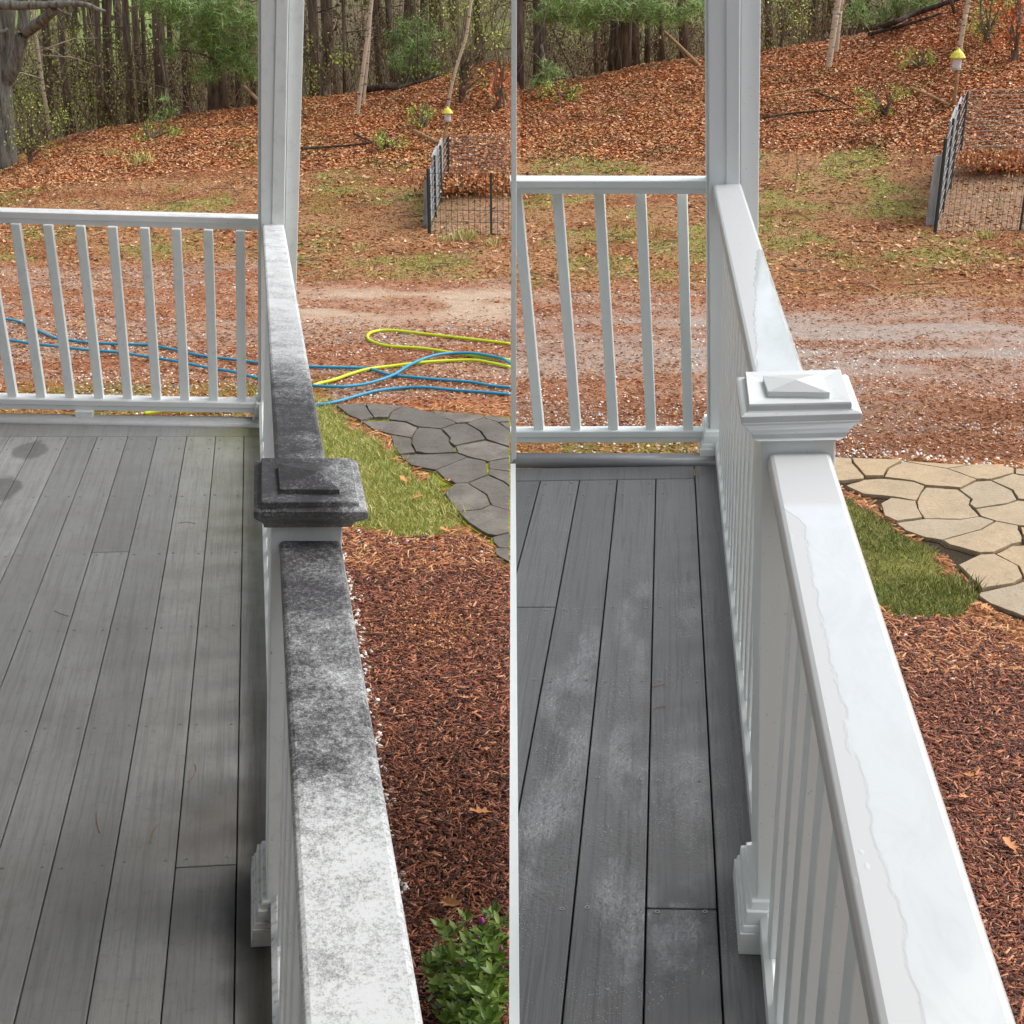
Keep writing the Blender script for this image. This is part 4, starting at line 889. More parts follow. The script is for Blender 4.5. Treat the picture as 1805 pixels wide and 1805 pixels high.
M['pine'] = speck_material('pine_needles_green', [(0, lin((82, 108, 56))), (.4, lin((126, 158, 84))), (.8, lin((164, 190, 112))), (1, lin((190, 208, 138)))], .55, .3)
M['bud'] = speck_material('spring_leaves', [(0, lin((108, 120, 50))), (.5, lin((156, 172, 72))), (1, lin((198, 210, 102)))], .5, .3)
M['beech'] = speck_material('dry_orange_leaves', [(0, lin((150, 66, 34))), (.5, lin((196, 98, 50))), (1, lin((220, 138, 84)))], .6, .3)
M['dull'] = speck_material('distant_foliage', [(0, lin((72, 74, 50))), (.35, lin((104, 104, 70))), (.6, lin((122, 108, 84))), (.85, lin((134, 142, 88))), (1, lin((154, 162, 110)))], .8, .1)

def trunk_pts(base, top, ztop, bend=.12, n=9):
    d = (top-base); k = (ztop-base.z)/d.z; P = []
    for i in range(n+1):
        f = i/n; p = base+d*k*f; p = p+Vector((math.sin(f*7+base.x*3)*bend*f, math.cos(f*5+base.y)*bend*f, 0)); P.append(p)
    return P
def tuft_cloud(centres, per, size, seed, flat=.75):
    """needle tufts: each a star of thin blades; centres = (x,y,z,r)"""
    rg = np.random.default_rng(seed); tv = []; tf = []
    for k in range(6):
        a = k*1.05+.3*math.sin(k*3); e = .5*math.sin(k*2.3)
        d = np.array([math.cos(a)*math.cos(e), math.sin(a)*math.cos(e), math.sin(e)+.25]); s_ = np.cross(d, [0, 0, 1.]); s_ /= np.linalg.norm(s_)
        i = len(tv); tv += [tuple(s_*.035), tuple(-s_*.035), tuple(d)]; tf.append((i, i+1, i+2))
    L = []
    for (x, y, z, r) in centres:
        n = int(per*(r/.6)**2); v = rg.normal(0, 1, (n, 3)); v /= np.linalg.norm(v, axis=1)[:, None]; v *= (rg.uniform(0, 1, (n, 1))**.45)*r; v[:, 2] *= flat
        v[:, 2] -= .10*(v[:, 0]**2+v[:, 1]**2)/max(r, .1); L.append(v+np.array([x, y, z]))
    L = np.concatenate(L); n = len(L)
    return scatter(tv, tf, L, np.ones((n, 3))*size*(1+.4*rg.uniform(-1, 1, (n, 1))), rg.uniform(0, 6.28, n), rg.uniform(-.7, .7, n), rg.uniform(-.7, .7, n))
def leaf_cloud(centres, per, size, seed, flat=1.):
    rg = np.random.default_rng(seed); L = []
    for (x, y, z, r) in centres:
        n = int(per*(r/.6)**2); v = rg.normal(0, 1, (n, 3))*r*.55; v[:, 2] *= flat; L.append(v+np.array([x, y, z]))
    L = np.concatenate(L); n = len(L)
    return scatter(leaf_tv, leaf_tf, L, np.ones((n, 3))*size*(1+.4*rg.uniform(-1, 1, (n, 1))), rg.uniform(0, 6.28, n), rg.uniform(-1.4, 1.4, n), rg.uniform(-1.4, 1.4, n))
_id = [100]
def tree(name, lab, cat, base_px, top_px, wpx, Y=None, mat='bark_d', grp=None, ztop=9.5, twigs=10, crown='pine_far', foliage=None, bend=.12, taper=.55, flare=1.25, zbase=None):
    _id[0] += 1; rnd = random.Random(_id[0])
    if Y is None: b = ground_at(*base_px)
    else: b = at_depth(base_px[0], base_px[1], Y); b.z = float(terrain(b.x, b.y))
    b.z -= .08; t = at_depth(top_px[0], top_px[1], b.y)
    dpt = b.y; r0 = wpx/2*dpt/FPX
    root = empty(name, b); tag(root, lab, cat, grp)
    P = trunk_pts(b, t, ztop, bend); n = len(P)
    rad = [r0*(flare if i == 0 else 1)*(1-(1-taper)*i/(n-1)) for i in range(n)]
    P = [p-b for p in P]
    mb = MB().tube(P, rad, 9)
    for k in range(twigs):
        f = rnd.uniform(.06, .62); i = int(f*(n-1)); p = P[i].lerp(P[i+1], f*(n-1)-i); a = rnd.uniform(0, 6.28); L = rnd.uniform(.4, 1.5)
        d = Vector((math.cos(a), math.sin(a), rnd.uniform(-.35, .35))); q = p+d*L*.5; e = q+Vector((d.x, d.y, d.z-.25))*L*.5+Vector((rnd.uniform(-.1, .1),)*3)
        mb.tube([p, q, e], [.016, .010, .004], 3)
        for _ in range(2): s_ = p.lerp(e, rnd.uniform(.3, .9)); mb.tube([s_, s_+Vector((rnd.uniform(-.3, .3), rnd.uniform(-.3, .3), rnd.uniform(-.2, .3)))], [.007, .003], 3)
    o = mb.build('trunk', M[mat], root, smooth=True)
    tp = P[-1]; cs = []
    for k in range(7): a = rnd.uniform(0, 6.28); cs.append((tp.x+math.cos(a)*rnd.uniform(.3, 1.7), tp.y+math.sin(a)*rnd.uniform(.3, 1.7), tp.z-rnd.uniform(-.8, 2.6), rnd.uniform(.6, 1.0)))
    if crown == 'pine_far': V, F = tuft_cloud(cs, 9, .4, _id[0]); cm = M['pine']
    else: V, F = leaf_cloud([(tp.x, tp.y, tp.z-.2, .3)], 30, .05, _id[0]); cm = M['bud']
    if foliage:
        fc = []
        for (px, py, rp) in foliage['c']:
            c = at_depth(px, py, b.y+foliage.get('dy', -.8)); fc.append((c.x-b.x, c.y-b.y, c.z-b.z, rp*dpt/FPX))
        V2, F2 = (tuft_cloud if foliage['k'] == 'pine' else leaf_cloud)(fc, foliage['n'], foliage['s'], _id[0]+900)
        F2 = F2+len(V)
        V = np.concatenate([V, V2]); F = np.concatenate([F, F2])
        cm = M[foliage.get('m', 'pine')]
        mb = MB()
        for c in fc: 
            q = min(P, key=lambda p: abs(p.z-c[2]-.25)); mb.tube([q, (q+Vector(c[:3]))/2+Vector((0, 0, .05)), Vector(c[:3])], [.03, .018, .008], 4)
        mb.build('limb', M[mat], root)
    np_mesh('crown', V, F, cm, root)
    return root
G1 = 'trunks at the edge of the woods'
T_ = [  # label, base, top, width, Y, material
 ('thin pale leaning trunk near the left edge of the woods', (88, 228), (54, 0), 6, 28.2, 'birch'),
 ('dark trunk right of the pale leaning one at the left', (84, 215), (80, 0), 15, 31, 'bark_d'),
 ('crooked dark trunk, third from the left edge', (121, 222), (102, 0), 12, 30, 'bark_d'),
 ('thin dark trunk before the green field at the left', (157, 150), (149, 0), 7, 34, 'bark_d'),
 ('reddish dark trunk left of the woods gap', (175, 200), (167, 0), 11, 31, 'bark_m'),
 ('slim grey trunk beside the reddish one', (186, 205), (180, 0), 8, 31.5, 'bark_m'),
 ('straight dark trunk between two gaps in the left woods', (231, 222), (222, 0), 13, 29.5, 'bark_d'),
 ('slim dark trunk, left of a close pair', (246, 218), (240, 0), 9, 30, 'bark_m'),
 ('slim reddish trunk, right of a close pair', (257, 216), (252, 0), 8, 30.5, 'bark_d'),
 ('thick dark trunk left of the pine foliage', (288, 205), (276, 0), 22, 29.5, 'bark_d'),
 ('dark trunk hidden partly by pine foliage', (330, 190), (322, 0), 13, 32, 'bark_d'),
 ('thin trunk close to the left of the dry porch column', (421, 188), (412, 0), 10, 31, 'bark_d'),
 ('trunk just left of the dry porch column', (446, 186), (440, 0), 9, 32, 'bark_m'),
 ('thick dark trunk just right of the dry porch column', (556, 160), (548, 0), 18, 30.5, 'bark_d'),
 ('broad dark trunk at the top right of the dry porch column', (580, 120), (573, 0), 22, 34, 'bark_m'),
 ('thin dark trunk left of the birch', (607, 168), (606, 0), 5, 29, 'bark_d'),
 ('dark trunk behind the left woods right of the birch', (713, 120), (716, 0), 12, 36, 'bark_d'),
 ('dark trunk at the top, left of the leaning birch', (742, 100), (744, 0), 8, 38, 'bark_d'),
 ('dark trunk at the top behind the pale green saplings', (845, 100), (842, 0), 14, 36, 'bark_d'),
 ('dark trunk at the far left of the right hand woods', (916, 158), (914, 0), 12, 29, 'bark_d'),
 ('thick dark trunk in the left of the right hand woods', (954, 140), (950, 0), 24, 29.5, 'bark_d'),
 ('slim trunk of a pair in the right hand woods', (1052, 118), (1050, 0), 8, 31, 'bark_m'),
 ('slim right trunk of a pair in the right hand woods', (1063, 118), (1060, 0), 6, 31.3, 'bark_m'),
 ('very thick trunk in the right hand woods under pine foliage', (1092, 128), (1092, 0), 34, 29.3, 'bark_d'),
 ('dark trunk right beside the very thick one', (1120, 118), (1118, 0), 14, 30, 'bark_d'),
 ('dark stub like trunk between pines in the right hand woods', (1141, 112), (1142, 0), 9, 30, 'bark_d'),
 ('thin trunk right of the pine foliage, right hand woods', (1168, 112), (1166, 0), 8, 30.5, 'bark_m'),
 ('dark trunk nearest the left side of the wet porch column', (1209, 106), (1204, 0), 15, 30, 'bark_d'),
 ('dark trunk just right of the wet porch column', (1358, 84), (1356, 0), 13, 31, 'bark_d'),
 ('thin dark stem left of the feeder pole at the right', (1678, 90), (1677, 0), 5, 27, 'bark_d'),
]
for lab, b, t, wd, Y, m in T_:
    tree('birch_tree' if m == 'birch' else 'pine_tree', lab, 'tree', b, t, wd, Y, m, G1)
# the big pines whose green foliage hangs into the picture
tree('pine_tree', 'large pine with drooping green foliage left of the dry porch column', 'tree', (384, 196), (378, 0), 30, 28.6, 'bark_d', G1,
     foliage=dict(c=[(330, 28, 42), (375, 55, 40), (418, 112, 34), (362, 130, 26), (402, 18, 50), (302, 88, 20), (444, 50, 34), (345, 70, 30), (440, 128, 20), (300, 14, 30), (430, 84, 26), (395, 90, 30), (260, 8, 22)], n=420, s=.16, k='pine'))
tree('pine_tree', 'large pine with green foliage over the thick trunk, right hand woods', 'tree', (1100, 126), (1104, 0), 20, 28.6, 'bark_d', G1,
     foliage=dict(c=[(985, 12, 34), (1020, 24, 34), (1060, 14, 30), (1100, 18, 26), (1140, 30, 24), (1180, 34, 22), (1205, 28, 18), (1040, 44, 22), (960, 30, 20), (1150, 8, 30), (1225, 12, 20)], n=420, s=.16, k='pine'))
tree('pine_sapling', 'small green pine sapling on the leaf bank left of the dry porch column', 'tree', (292, 218), (290, 150), 3, 27.4, 'bark_m', None, ztop=2.2, twigs=3,
     foliage=dict(c=[(286, 204, 16), (300, 196, 13), (292, 178, 12), (272, 212, 10)], n=420, s=.11, k='pine'), crown='x')
tree('pine_sapling', 'small green pine sapling at the left of the right hand leaf bank', 'tree', (962, 160), (960, 100), 3, 27.4, 'bark_m', None, ztop=2.6, twigs=3,
     foliage=dict(c=[(958, 140, 20), (984, 128, 16), (962, 116, 16), (940, 150, 12)], n=420, s=.11, k='pine'), crown='x')
# birches
def bi(lab, pts, wd, grp='pale birch trunks'):
    g0 = ground_at(*pts[0]); root = empty('birch_tree', g0); tag(root, lab, 'tree', grp); Y = g0.y
    P = [at_depth(a, b, Y) for a, b in pts]; d = (P[-1]-P[-2]).normalized(); P += [P[-1]+d*2, P[-1]+d*5]; P[0].z -= .06
    P = [p-g0 for p in P]; r = wd/2*Y/FPX; mb = MB().tube(catmull(P, 4), r, 8)
    for k in range(8):
        p = P[1].lerp(P[-1], random.uniform(.3, .95)); q = p+Vector((random.uniform(-1, 1), random.uniform(-.6, .6), random.uniform(.3, .9))); mb.tube([p, (p+q)/2+Vector((0, 0, .08)), q], [.02, .012, .004], 4)
    mb.build('trunk', M['birch'], root, smooth=True)
    V, F = leaf_cloud([(P[-1].x+random.uniform(-1, 1), P[-1].y, P[-1].z-random.uniform(0, 2), .9) for _ in range(5)], 40, .08, int(pts[0][0])); np_mesh('crown', V, F, M['bud'], root)
bi('pale birch trunk leaning right of the dry porch column, left one of a crossing pair', [(629, 203), (636, 155), (643, 100), (650, 50), (655, 0)], 6.5)
bi('pale birch trunk leaning right of the dry porch column, right one of a crossing pair', [(640, 184), (644, 150), (648, 110), (651, 66), (654, 0)], 4.5)
bi('thin pale trunk between the birch pair and the leaning birch', [(690, 156), (697, 120), (706, 66), (711, 0)], 3)
bi('tall pale birch leaning over the feeder beside the left pen', [(786, 214), (793, 168), (802, 128), (812, 95), (822, 62), (831, 0)], 5)
bi('pale birch right of the wet porch column, left one of a pair', [(1460, 120), (1466, 80), (1473, 30), (1478, 0)], 10)
bi('pale birch right of the wet porch column, right one of a pair', [(1474, 92), (1478, 55), (1481, 20), (1484, 0)], 7)
bi('tall pale birch rising above the feeder in the right half', [(1690, 118), (1692, 90), (1696, 60), (1702, 25), (1708, 0)], 8)
# big grey tree at the far left
g0 = ground_at(14, 296); root = empty('oak_tree', g0); tag(root, 'big grey tree at the left edge with a lichen covered limb reaching right', 'tree'); Yo = g0.y
def LP(lst): return [at_depth(a, b, Yo+dy)-g0 for a, b, dy in lst]
P = LP([(12, 300, 0), (8, 240, 0), (3, 170, 0), (4, 110, 0), (10, 40, 0), (12, -60, 0)]); P.append(P[-1]+Vector((.3, 0, 3))); MB().tube(catmull(P, 4), [.21-.003*i for i in range(len(catmull(P, 4)))], 12).build('trunk', M['bark_g'], root, smooth=True)
mb = MB(); c = catmull(LP([(4, 150, 0), (22, 120, -.1), (34, 85, -.2), (42, 40, -.3), (40, -10, -.3)]), 4); mb.tube(c, [.14-.003*i for i in range(len(c))], 9)
c = catmull(LP([(46, 56, -.3), (66, 42, -.6), (84, 28, -.8), (97, 14, -1), (98, -20, -1)]), 4); mb.tube(c, [.10-.002*i for i in range(len(c))], 7)
c = catmull(LP([(-40, 4, -.6), (14, 9, -.8), (56, 10, -1), (100, 7, -1.1), (146, 7, -1.2), (172, 16, -1.2), (186, 20, -1.2)]), 4); mb.tube(c, [.085-.0026*i for i in range(len(c))], 7)
c = catmull(LP([(92, 8, -1), (108, 20, -1), (124, 26, -1)]), 3); mb.tube(c, .018, 5); c = catmull(LP([(-30, 60, -.4), (6, 56, -.5), (14, 50, -.5)]), 3); mb.tube(c, .035, 5)
mb.build('limb', M['bark_g'], root, smooth=True)
V, F = leaf_cloud([(random.uniform(-2, 3), random.uniform(-1, 1), random.uniform(5.5, 8), 1.1) for _ in range(8)], 50, .09, 5); np_mesh('crown', V, F, M['bud'], root)
# leafy saplings
def sapling(name, lab, base, top, cl, mat, n, s, Y=None, stems=3, grp=None):
    b = ground_at(*base) if Y is None else at_depth(*base, Y)
    b.z = float(terrain(b.x, b.y))-.04; root = empty(name, b); tag(root, lab, 'weeds' if name == 'weed_patch' else 'sapling', grp); mb = MB(); C_ = []
    for (px, py, rp) in cl: c = at_depth(px, py, b.y+random.uniform(-.5, .5)); C_.append((c.x-b.x, c.y-b.y, c.z-b.z, rp*b.y/FPX))
    for k in range(stems):
        t = at_depth(top[0]+random.uniform(-14, 14), top[1], b.y)-b; mb.tube([Vector((random.uniform(-.1, .1), 0, 0)), t*.5+Vector((random.uniform(-.1, .1), 0, 0)), t], [.022, .016, .007], 5)
    for c in C_: c = Vector(c[:3]); mb.tube([Vector((0, 0, c.z*.35)), c*.7+Vector((0, 0, .1)), c], [.014, .009, .003], 4)
    mb.build('stem', M['bark_m'], root); V, F = leaf_cloud(C_, n, s, int(base[0])+3); np_mesh('foliage', V, F, M[mat], root)
R4 = lambda x0, x1, y0, y1, n, r: [(random.uniform(x0, x1), random.uniform(y0, y1), random.uniform(r*.6, r)) for _ in range(n)]
sapling('leafy_sapling', 'pale green spring sapling behind the feeder in the left half', (815, 170), (820, 0), R4(785, 896, 5, 150, 26, 20), 'bud', 420, .038, 25)
sapling('leafy_sapling', 'dull green bush at the left edge before the big grey tree', (52, 288), (50, 180), R4(14, 118, 178, 262, 18, 22), 'bud', 420, .036, 25.5)
sapling('leafy_sapling', 'green bush right beside the dry porch column at the wood edge', (572, 172), (575, 90), R4(545, 610, 70, 165, 12, 20), 'bud', 330, .04, 28)
sapling('leafy_sapling', 'pale green spring sapling beside the feeder in the right half', (1738, 95), (1740, -20), R4(1706, 1775, -5, 60, 14, 24), 'bud', 420, .035, 25)
sapling('leafy_sapling', 'green bush right beside the wet porch column at the wood edge', (1375, 92), (1380, 0), R4(1346, 1440, 0, 82, 14, 24), 'bud', 300, .038, 28.5)
sapling('beech_sapling', 'young tree with dry orange leaves behind the left pen', (880, 190), (880, 90), R4(862, 897, 100, 172, 12, 12), 'beech', 300, .055, 24, 4)
sapling('beech_sapling', 'young tree with dry orange leaves behind the right pen', (1788, 110), (1790, -10), R4(1764, 1810, -5, 76, 14, 18), 'beech', 300, .055, 24, 4)
for (x0, x1, y0, y1, lab) in ((690, 785, 40, 130, 'soft green pine thicket at the wood edge, left half'), (1500, 1650, -5, 40, 'soft green pine thicket at the wood edge, right half')):
    b = at_depth((x0+x1)/2, y1, 31); b.z = float(terrain(b.x, b.y)); root = empty('pine_thicket', b); tag(root, lab, 'tree'); cs = []
    for (px, py, rp) in R4(x0, x1, y0, y1, 22, 24): c = at_depth(px, py, 31+random.uniform(-1, 1)); cs.append((c.x-b.x, c.y-b.y, c.z-b.z, rp*31/FPX))
    V, F = tuft_cloud(cs, 360, .14, x0); np_mesh('foliage', V, F, M['pine'], root); mb = MB()
    for c in cs: mb.tube([Vector((c[0]*.8, c[1], -.1)), Vector((c[0]*.9, c[1], c[2]*.5)), Vector(c[:3])], [.03, .02, .006], 4)
    mb.build('stem', M['bark_m'], root)

# ---- woods behind: many more trunks, brush and far foliage
rg = np.random.default_rng(33)
protos = []
for k in range(6):
    b = Vector((0, 0, -.3)); P = [Vector((math.sin(i*.9+k)*.05*i, math.cos(i*.7+k)*.05*i, -.3+i*1.15)) for i in range(10)]
    mb = MB().tube(P, [.095*(1-.05*i) for i in range(10)], 7); rnd = random.Random(k)
    for _ in range(16):
        f = rnd.uniform(.8, 7.5); i = int(f); p = P[i].lerp(P[i+1], f-i); a = rnd.uniform(0, 6.28); L = rnd.uniform(.5, 1.6); d = Vector((math.cos(a), math.sin(a), rnd.uniform(-.3, .3)))
        mb.tube([p, p+d*L*.5, p+d*L+Vector((0, 0, -.15))], [.018, .012, .005], 3)
    root = empty('forest_tree', (0, 0, 0)); mb.build('trunk', M[('bark_d', 'bark_m', 'bark_d')[k % 3]], root, smooth=True)
    V, F = tuft_cloud([(rnd.uniform(-1.2, 1.2), rnd.uniform(-1.2, 1.2), rnd.uniform(7, 10), .9) for _ in range(5)], 7, .4, k+70); np_mesh('crown', V, F, M['pine'], root)
    protos.append(root)
n = 0
for k in range(110):
    px = rg.uniform(-120, 1920); Y = 31+26*rg.uniform()**1.2; X = (px-902.5)/FPX*Y/math.cos(PITCH)
    z = float(terrain(X, Y)); s_ = rg.uniform(.55, 1.25); src = protos[k % 6]
    if k < 6: r = src
    else:
        r = src.copy(); COL.objects.link(r)
        for ch in src.children: c = ch.copy(); COL.objects.link(c); c.parent = r
    r.location = (X, Y, z); r.scale = (s_, s_, 1); r.rotation_euler = (rg.normal()*.05, rg.normal()*.07, rg.uniform(0, 6.28))
    tag(r, 'dark bare trunk deep in the woods behind the leaf bank', 'tree', 'trees deep in the woods')
# brush stems
def brush(name, n, Yr, hr, seed, wr, mat, pxr=(-120, 1920)):
    rg = np.random.default_rng(seed); px = rg.uniform(pxr[0], pxr[1], n); Y = rg.uniform(*Yr, n); X = (px-902.5)/FPX*Y/math.cos(PITCH)
    k = fbm(X*.6, Y*.6, seed) > .42; X, Y = X[k], Y[k]; n = len(X); Z = terrain(X, Y)-.05; h = rg.uniform(*hr, n); a = rg.uniform(0, 6.28, n); ln = rg.normal(0, .28, (n, 2))*h[:, None]; cv = rg.normal(0, .15, (n, 2))*h[:, None]
    V = []; w_ = rg.uniform(*wr, n); seg = 4
    for i in range(seg+1):
        f = i/seg; cx = X+ln[:, 0]*f+cv[:, 0]*math.sin(f*3.1); cy = Y+ln[:, 1]*f+cv[:, 1]*math.sin(f*3.1); cz = Z+h*f*(1-.15*f); w2 = w_*(1-.75*f)
        for q in range(3): V.append(np.stack([cx+np.cos(a+q*2.094)*w2, cy+np.sin(a+q*2.094)*w2, cz], 1))
    V = np.stack(V, 1).reshape(-1, 3); m = 3*(seg+1); t = []
    for i in range(seg):
        for q in range(3): r_ = (q+1) % 3; t.append((i*3+q, i*3+r_, (i+1)*3+r_, (i+1)*3+q))
    F = np.array(t)[None]+(np.arange(n)*m)[:, None, None]
    return tag(np_mesh(name, V, F.reshape(-1, 4), mat), kind='stuff')
brush('undergrowth', 4200, (28.3, 40), (.4, 1.7), 61, (.004, .009), M['twig'])
brush('tangled_saplings', 1100, (28.5, 42), (3, 7), 66, (.005, .016), M['twig'])
brush('bank_brush', 700, (19, 28), (.2, .9), 62, (.003, .006), M['twig'])
def specks(name, n, Yr, zr, size, seed, mat, thr, tmpl='leaf'):
    rg = np.random.default_rng(seed); px = rg.uniform(-120, 1920, n); Y = rg.uniform(*Yr, n); X = (px-902.5)/FPX*Y/math.cos(PITCH); h = rg.uniform(0, 1, n)**1.3*(zr[1]-zr[0])+zr[0]
    k = fbm(X*.5+h*.3, h*.8+Y*.2, seed, 3) > thr; X, Y, h = X[k], Y[k], h[k]; n = len(X)
    L = np.stack([X, Y, terrain(X, Y)+h], 1)
    V, F = scatter(leaf_tv, leaf_tf, L, np.ones((n, 3))*size*(1+.5*rg.uniform(-1, 1, (n, 1))), rg.uniform(0, 6.28, n), rg.uniform(-1.5, 1.5, n), rg.uniform(-1.5, 1.5, n))
    return tag(np_mesh(name, V, F, mat), kind='stuff')
specks('understorey_leaves', 120000, (28.6, 40), (.1, 3.2), .036, 63, M['bud'], .47)
specks('dead_brush_leaves', 70000, (28.6, 42), (.0, 1.5), .05, 64, M['twig'], .46)
specks('distant_woods_foliage', 50000, (46, 95), (0, 9), .18, 65, M['dull'], .52)

# ------------------------------------------------------------------ logs, branches and poles on the bank
def stick(name, lab, cat, pts, r0, r1, mat, Ys=None, z=.03, grp=None):
    P = []
    for i, (a, b) in enumerate(pts):
        p = ground_at(a, b) if Ys is None else at_depth(a, b, Ys[i]); p.z += z+r0 if Ys is None else 0; P.append(p)
    c = catmull(P, 4); n = len(c); return tag(MB().tube(c, [r0+(r1-r0)*i/(n-1) for i in range(n)], 8).build(name, M[mat], smooth=True), lab, cat, grp)
stick('fallen_log', 'dark fallen log along the wood edge, left half', 'log', [(646, 166), (690, 160), (722, 150), (750, 138), (790, 124)], .055, .035, 'log')
stick('fallen_log', 'thin dark fallen trunk below the longer log, left half', 'log', [(690, 164), (735, 152), (775, 139)], .035, .02, 'log')
stick('fallen_log', 'dark fallen log along the wood edge, right half', 'log', [(1511, 60), (1560, 54), (1604, 36), (1650, 20), (1690, 6)], .055, .04, 'log')
stick('fallen_log', 'thin dark fallen trunk below the longer log, right half', 'log', [(1530, 68), (1590, 52), (1660, 30)], .035, .02, 'log')
stick('fallen_branch', 'dark bare branch lying on the leaves, right of the dry porch column', 'branch', [(530, 268), (563, 266), (610, 263), (661, 257)], .022, .012, 'log')
stick('fallen_branch', 'short dark branch slanting down to a longer one, left half', 'branch', [(624, 241), (640, 249), (657, 256)], .018, .01, 'log')
stick('fallen_branch', 'dark bare branch lying on the leaves, right of the wet porch column', 'branch', [(1343, 214), (1390, 206), (1450, 201), (1508, 196)], .018, .01, 'log')
stick('fallen_branch', 'short dark branch slanting down to a longer one, right half', 'branch', [(1436, 167), (1470, 180), (1498, 193)], .015, .01, 'log')
stick('fallen_branch', 'pale thin branch arching over the leaves, right half', 'branch', [(1345, 176), (1400, 166), (1450, 160), (1520, 158)], .015, .008, 'stick')
stick('leaning_stick', 'pale stick leaning beside the left pen', 'stick', [(730, 237), (750, 247), (773, 258)], .028, .02, 'stick')
stick('leaning_stick', 'pale stick leaning beside the right pen', 'stick', [(1605, 161), (1640, 175), (1672, 191)], .022, .016, 'stick')
stick('leaning_stick', 'pale stick propped in the wood edge left of the dry porch column', 'stick', [(430, 153), (442, 164), (456, 177)], .035, .03, 'stick', Ys=[28.5, 27.8, 27.0])
stick('leaning_stick', 'pale stick propped in the wood edge left of the wet porch column', 'stick', [(1171, 56), (1205, 88), (1242, 125)], .030, .03, 'stick', Ys=[28.8, 28, 27.0])

# ------------------------------------------------------------------ wire pens and feeders
M['wire'] = NT('dark_wire').base(color=lin((52, 50, 46)), rough=.5, Metallic=.3)
M['wire_g'] = NT('galvanised_wire').base(color=lin((128, 124, 122)), rough=.5, Metallic=.3)
M['gpost'] = NT('green_metal_post').base(color=lin((30, 46, 42)), rough=.5)
M['gboard'] = bark('grey_weathered_board', lin((142, 144, 146)), lin((176, 178, 180)), 5)
def pen_soil():
    t = NT('pen_soil'); n = t.noise(20, 6, .75); return t.base(color=t.mix(t.mr(n, .35, .65), lin((112, 82, 58)), lin((158, 126, 96))), rough=.9, normal=t.bump(n, .6, .02))
def pen(lab, A, Atop, B, Btop, Cc, Dd, gap, midpost, heap, board, wr):
    a, b = ground_at(*A), ground_at(*B); c = ground_at(*Cc); d = ground_at(*Dd)
    ha = at_depth(*Atop, a.y).z-a.z; hb = at_depth(*Btop, b.y).z-b.z
    root = empty('wire_pen', a); tag(root, lab, 'pen'); loc = lambda p: p-a
    def panel(p, q, hp, hq, mat, n, rows, lean=Vector((0, 0, 0)), nm='wire_panel'):
        mb = MB()
        for i in range(n+1):
            f = i/n; u = p.lerp(q, f); h = hp+(hq-hp)*f; mb.tube([loc(u), loc(u+Vector((0, 0, h))+lean)], wr, 3)
        for r in range(rows+1):
            g_ = r/rows; mb.tube([loc(p+Vector((0, 0, hp*g_))+lean*g_), loc(q+Vector((0, 0, hq*g_))+lean*g_)], wr*1.2, 3)
        mb.build(nm, mat, root)
    W = (c-a).length; panel(a, c, ha*gap, ha*gap, M['wire'], max(6, int(W/.062)), 5)
    panel(b, d, hb, hb, M['wire_g'], max(6, int((d-b).length/.05)), 14)
    panel(a, b, ha*.98, hb, M['wire_g'], 12, 8)
    def post(p, h, r=.022, mat='gpost'): MB().tube([loc(p-Vector((0, 0, .05))), loc(p+Vector((0, 0, h)))], r, 6).build('post', M[mat], root)
    post(a, ha*1.02); post(b, hb*1.0); 
    m = a.lerp(c, midpost); post(m, ha*gap*1.02, .014)
    for f in (.3, .6): post(a.lerp(b, f), (ha+(hb-ha)*f)*1.06, .016)
    for f0, f1, hh in ((.10, .30, .80), (.34, .58, .96), (.62, .86, .9)):
        u, v = a.lerp(b, f0), a.lerp(b, f1); mb = MB(); off = Vector((-.05, 0, 0))
        mb.poly([loc(u)+off, loc(v)+off, loc(v)+off+Vector((.02, 0, 0)), loc(u)+off+Vector((.02, 0, 0))], vec=(0, 0, ha*hh)); mb.build('side_board', M['gboard'], root)
    x0, x1, vt, vb = board; u, v = ground_at(x0, vb), ground_at(x1, vb); hh = at_depth(x0, vt, u.y).z-u.z
    MB().poly([loc(u), loc(v), loc(v)+Vector((0, .03, 0)), loc(u)+Vector((0, .03, 0))], vec=(.02, 0, hh)).build('side_board', M['gboard'], root, bevel=.004)
    # soil inside as a thin sheet following the ground, with a heap of leaves at the back
    n = 24; V = []; 
    for i in range(n+1):
        for j in range(n+1):
            p = a.lerp(c, j/n).lerp(b.lerp(d, j/n), i/n); V.append((p.x-a.x, p.y-a.y, float(terrain(p.x, p.y))+.006-a.z))
    F = [(i*(n+1)+j, i*(n+1)+j+1, (i+1)*(n+1)+j+1, (i+1)*(n+1)+j) for i in range(n) for j in range(n)]
    np_mesh('soil', np.array(V), np.array(F), pen_soil(), root)
    return root, a, b, c, d
PL, a, b, c, d = pen('wire pen with dark posts and grey side boards, in the left half', (757, 412), (762, 300), (790, 322), (796, 240), (897, 414), (897, 318), .95, .78, None, (746, 759, 319, 398), .0028)
V, F = leaf_cloud([(b.x+(d.x-b.x)*f-a.x, b.y-a.y-.5-.2*math.sin(f*9), b.z-a.z+.04+.05*math.sin(f*7), .4) for f in (.1, .3, .5, .7, .9)], 3000, .045, 44, .25); np_mesh('leaf_heap', V, F, M['leaf'], PL)
PR, a, b, c, d = pen('wire pen with dark posts and grey side boards, at the right edge', (1648, 410), (1655, 247), (1690, 285), (1695, 160), (1840, 404), (1840, 280), .92, .78, None, (1632, 1648, 274, 398), .0025)
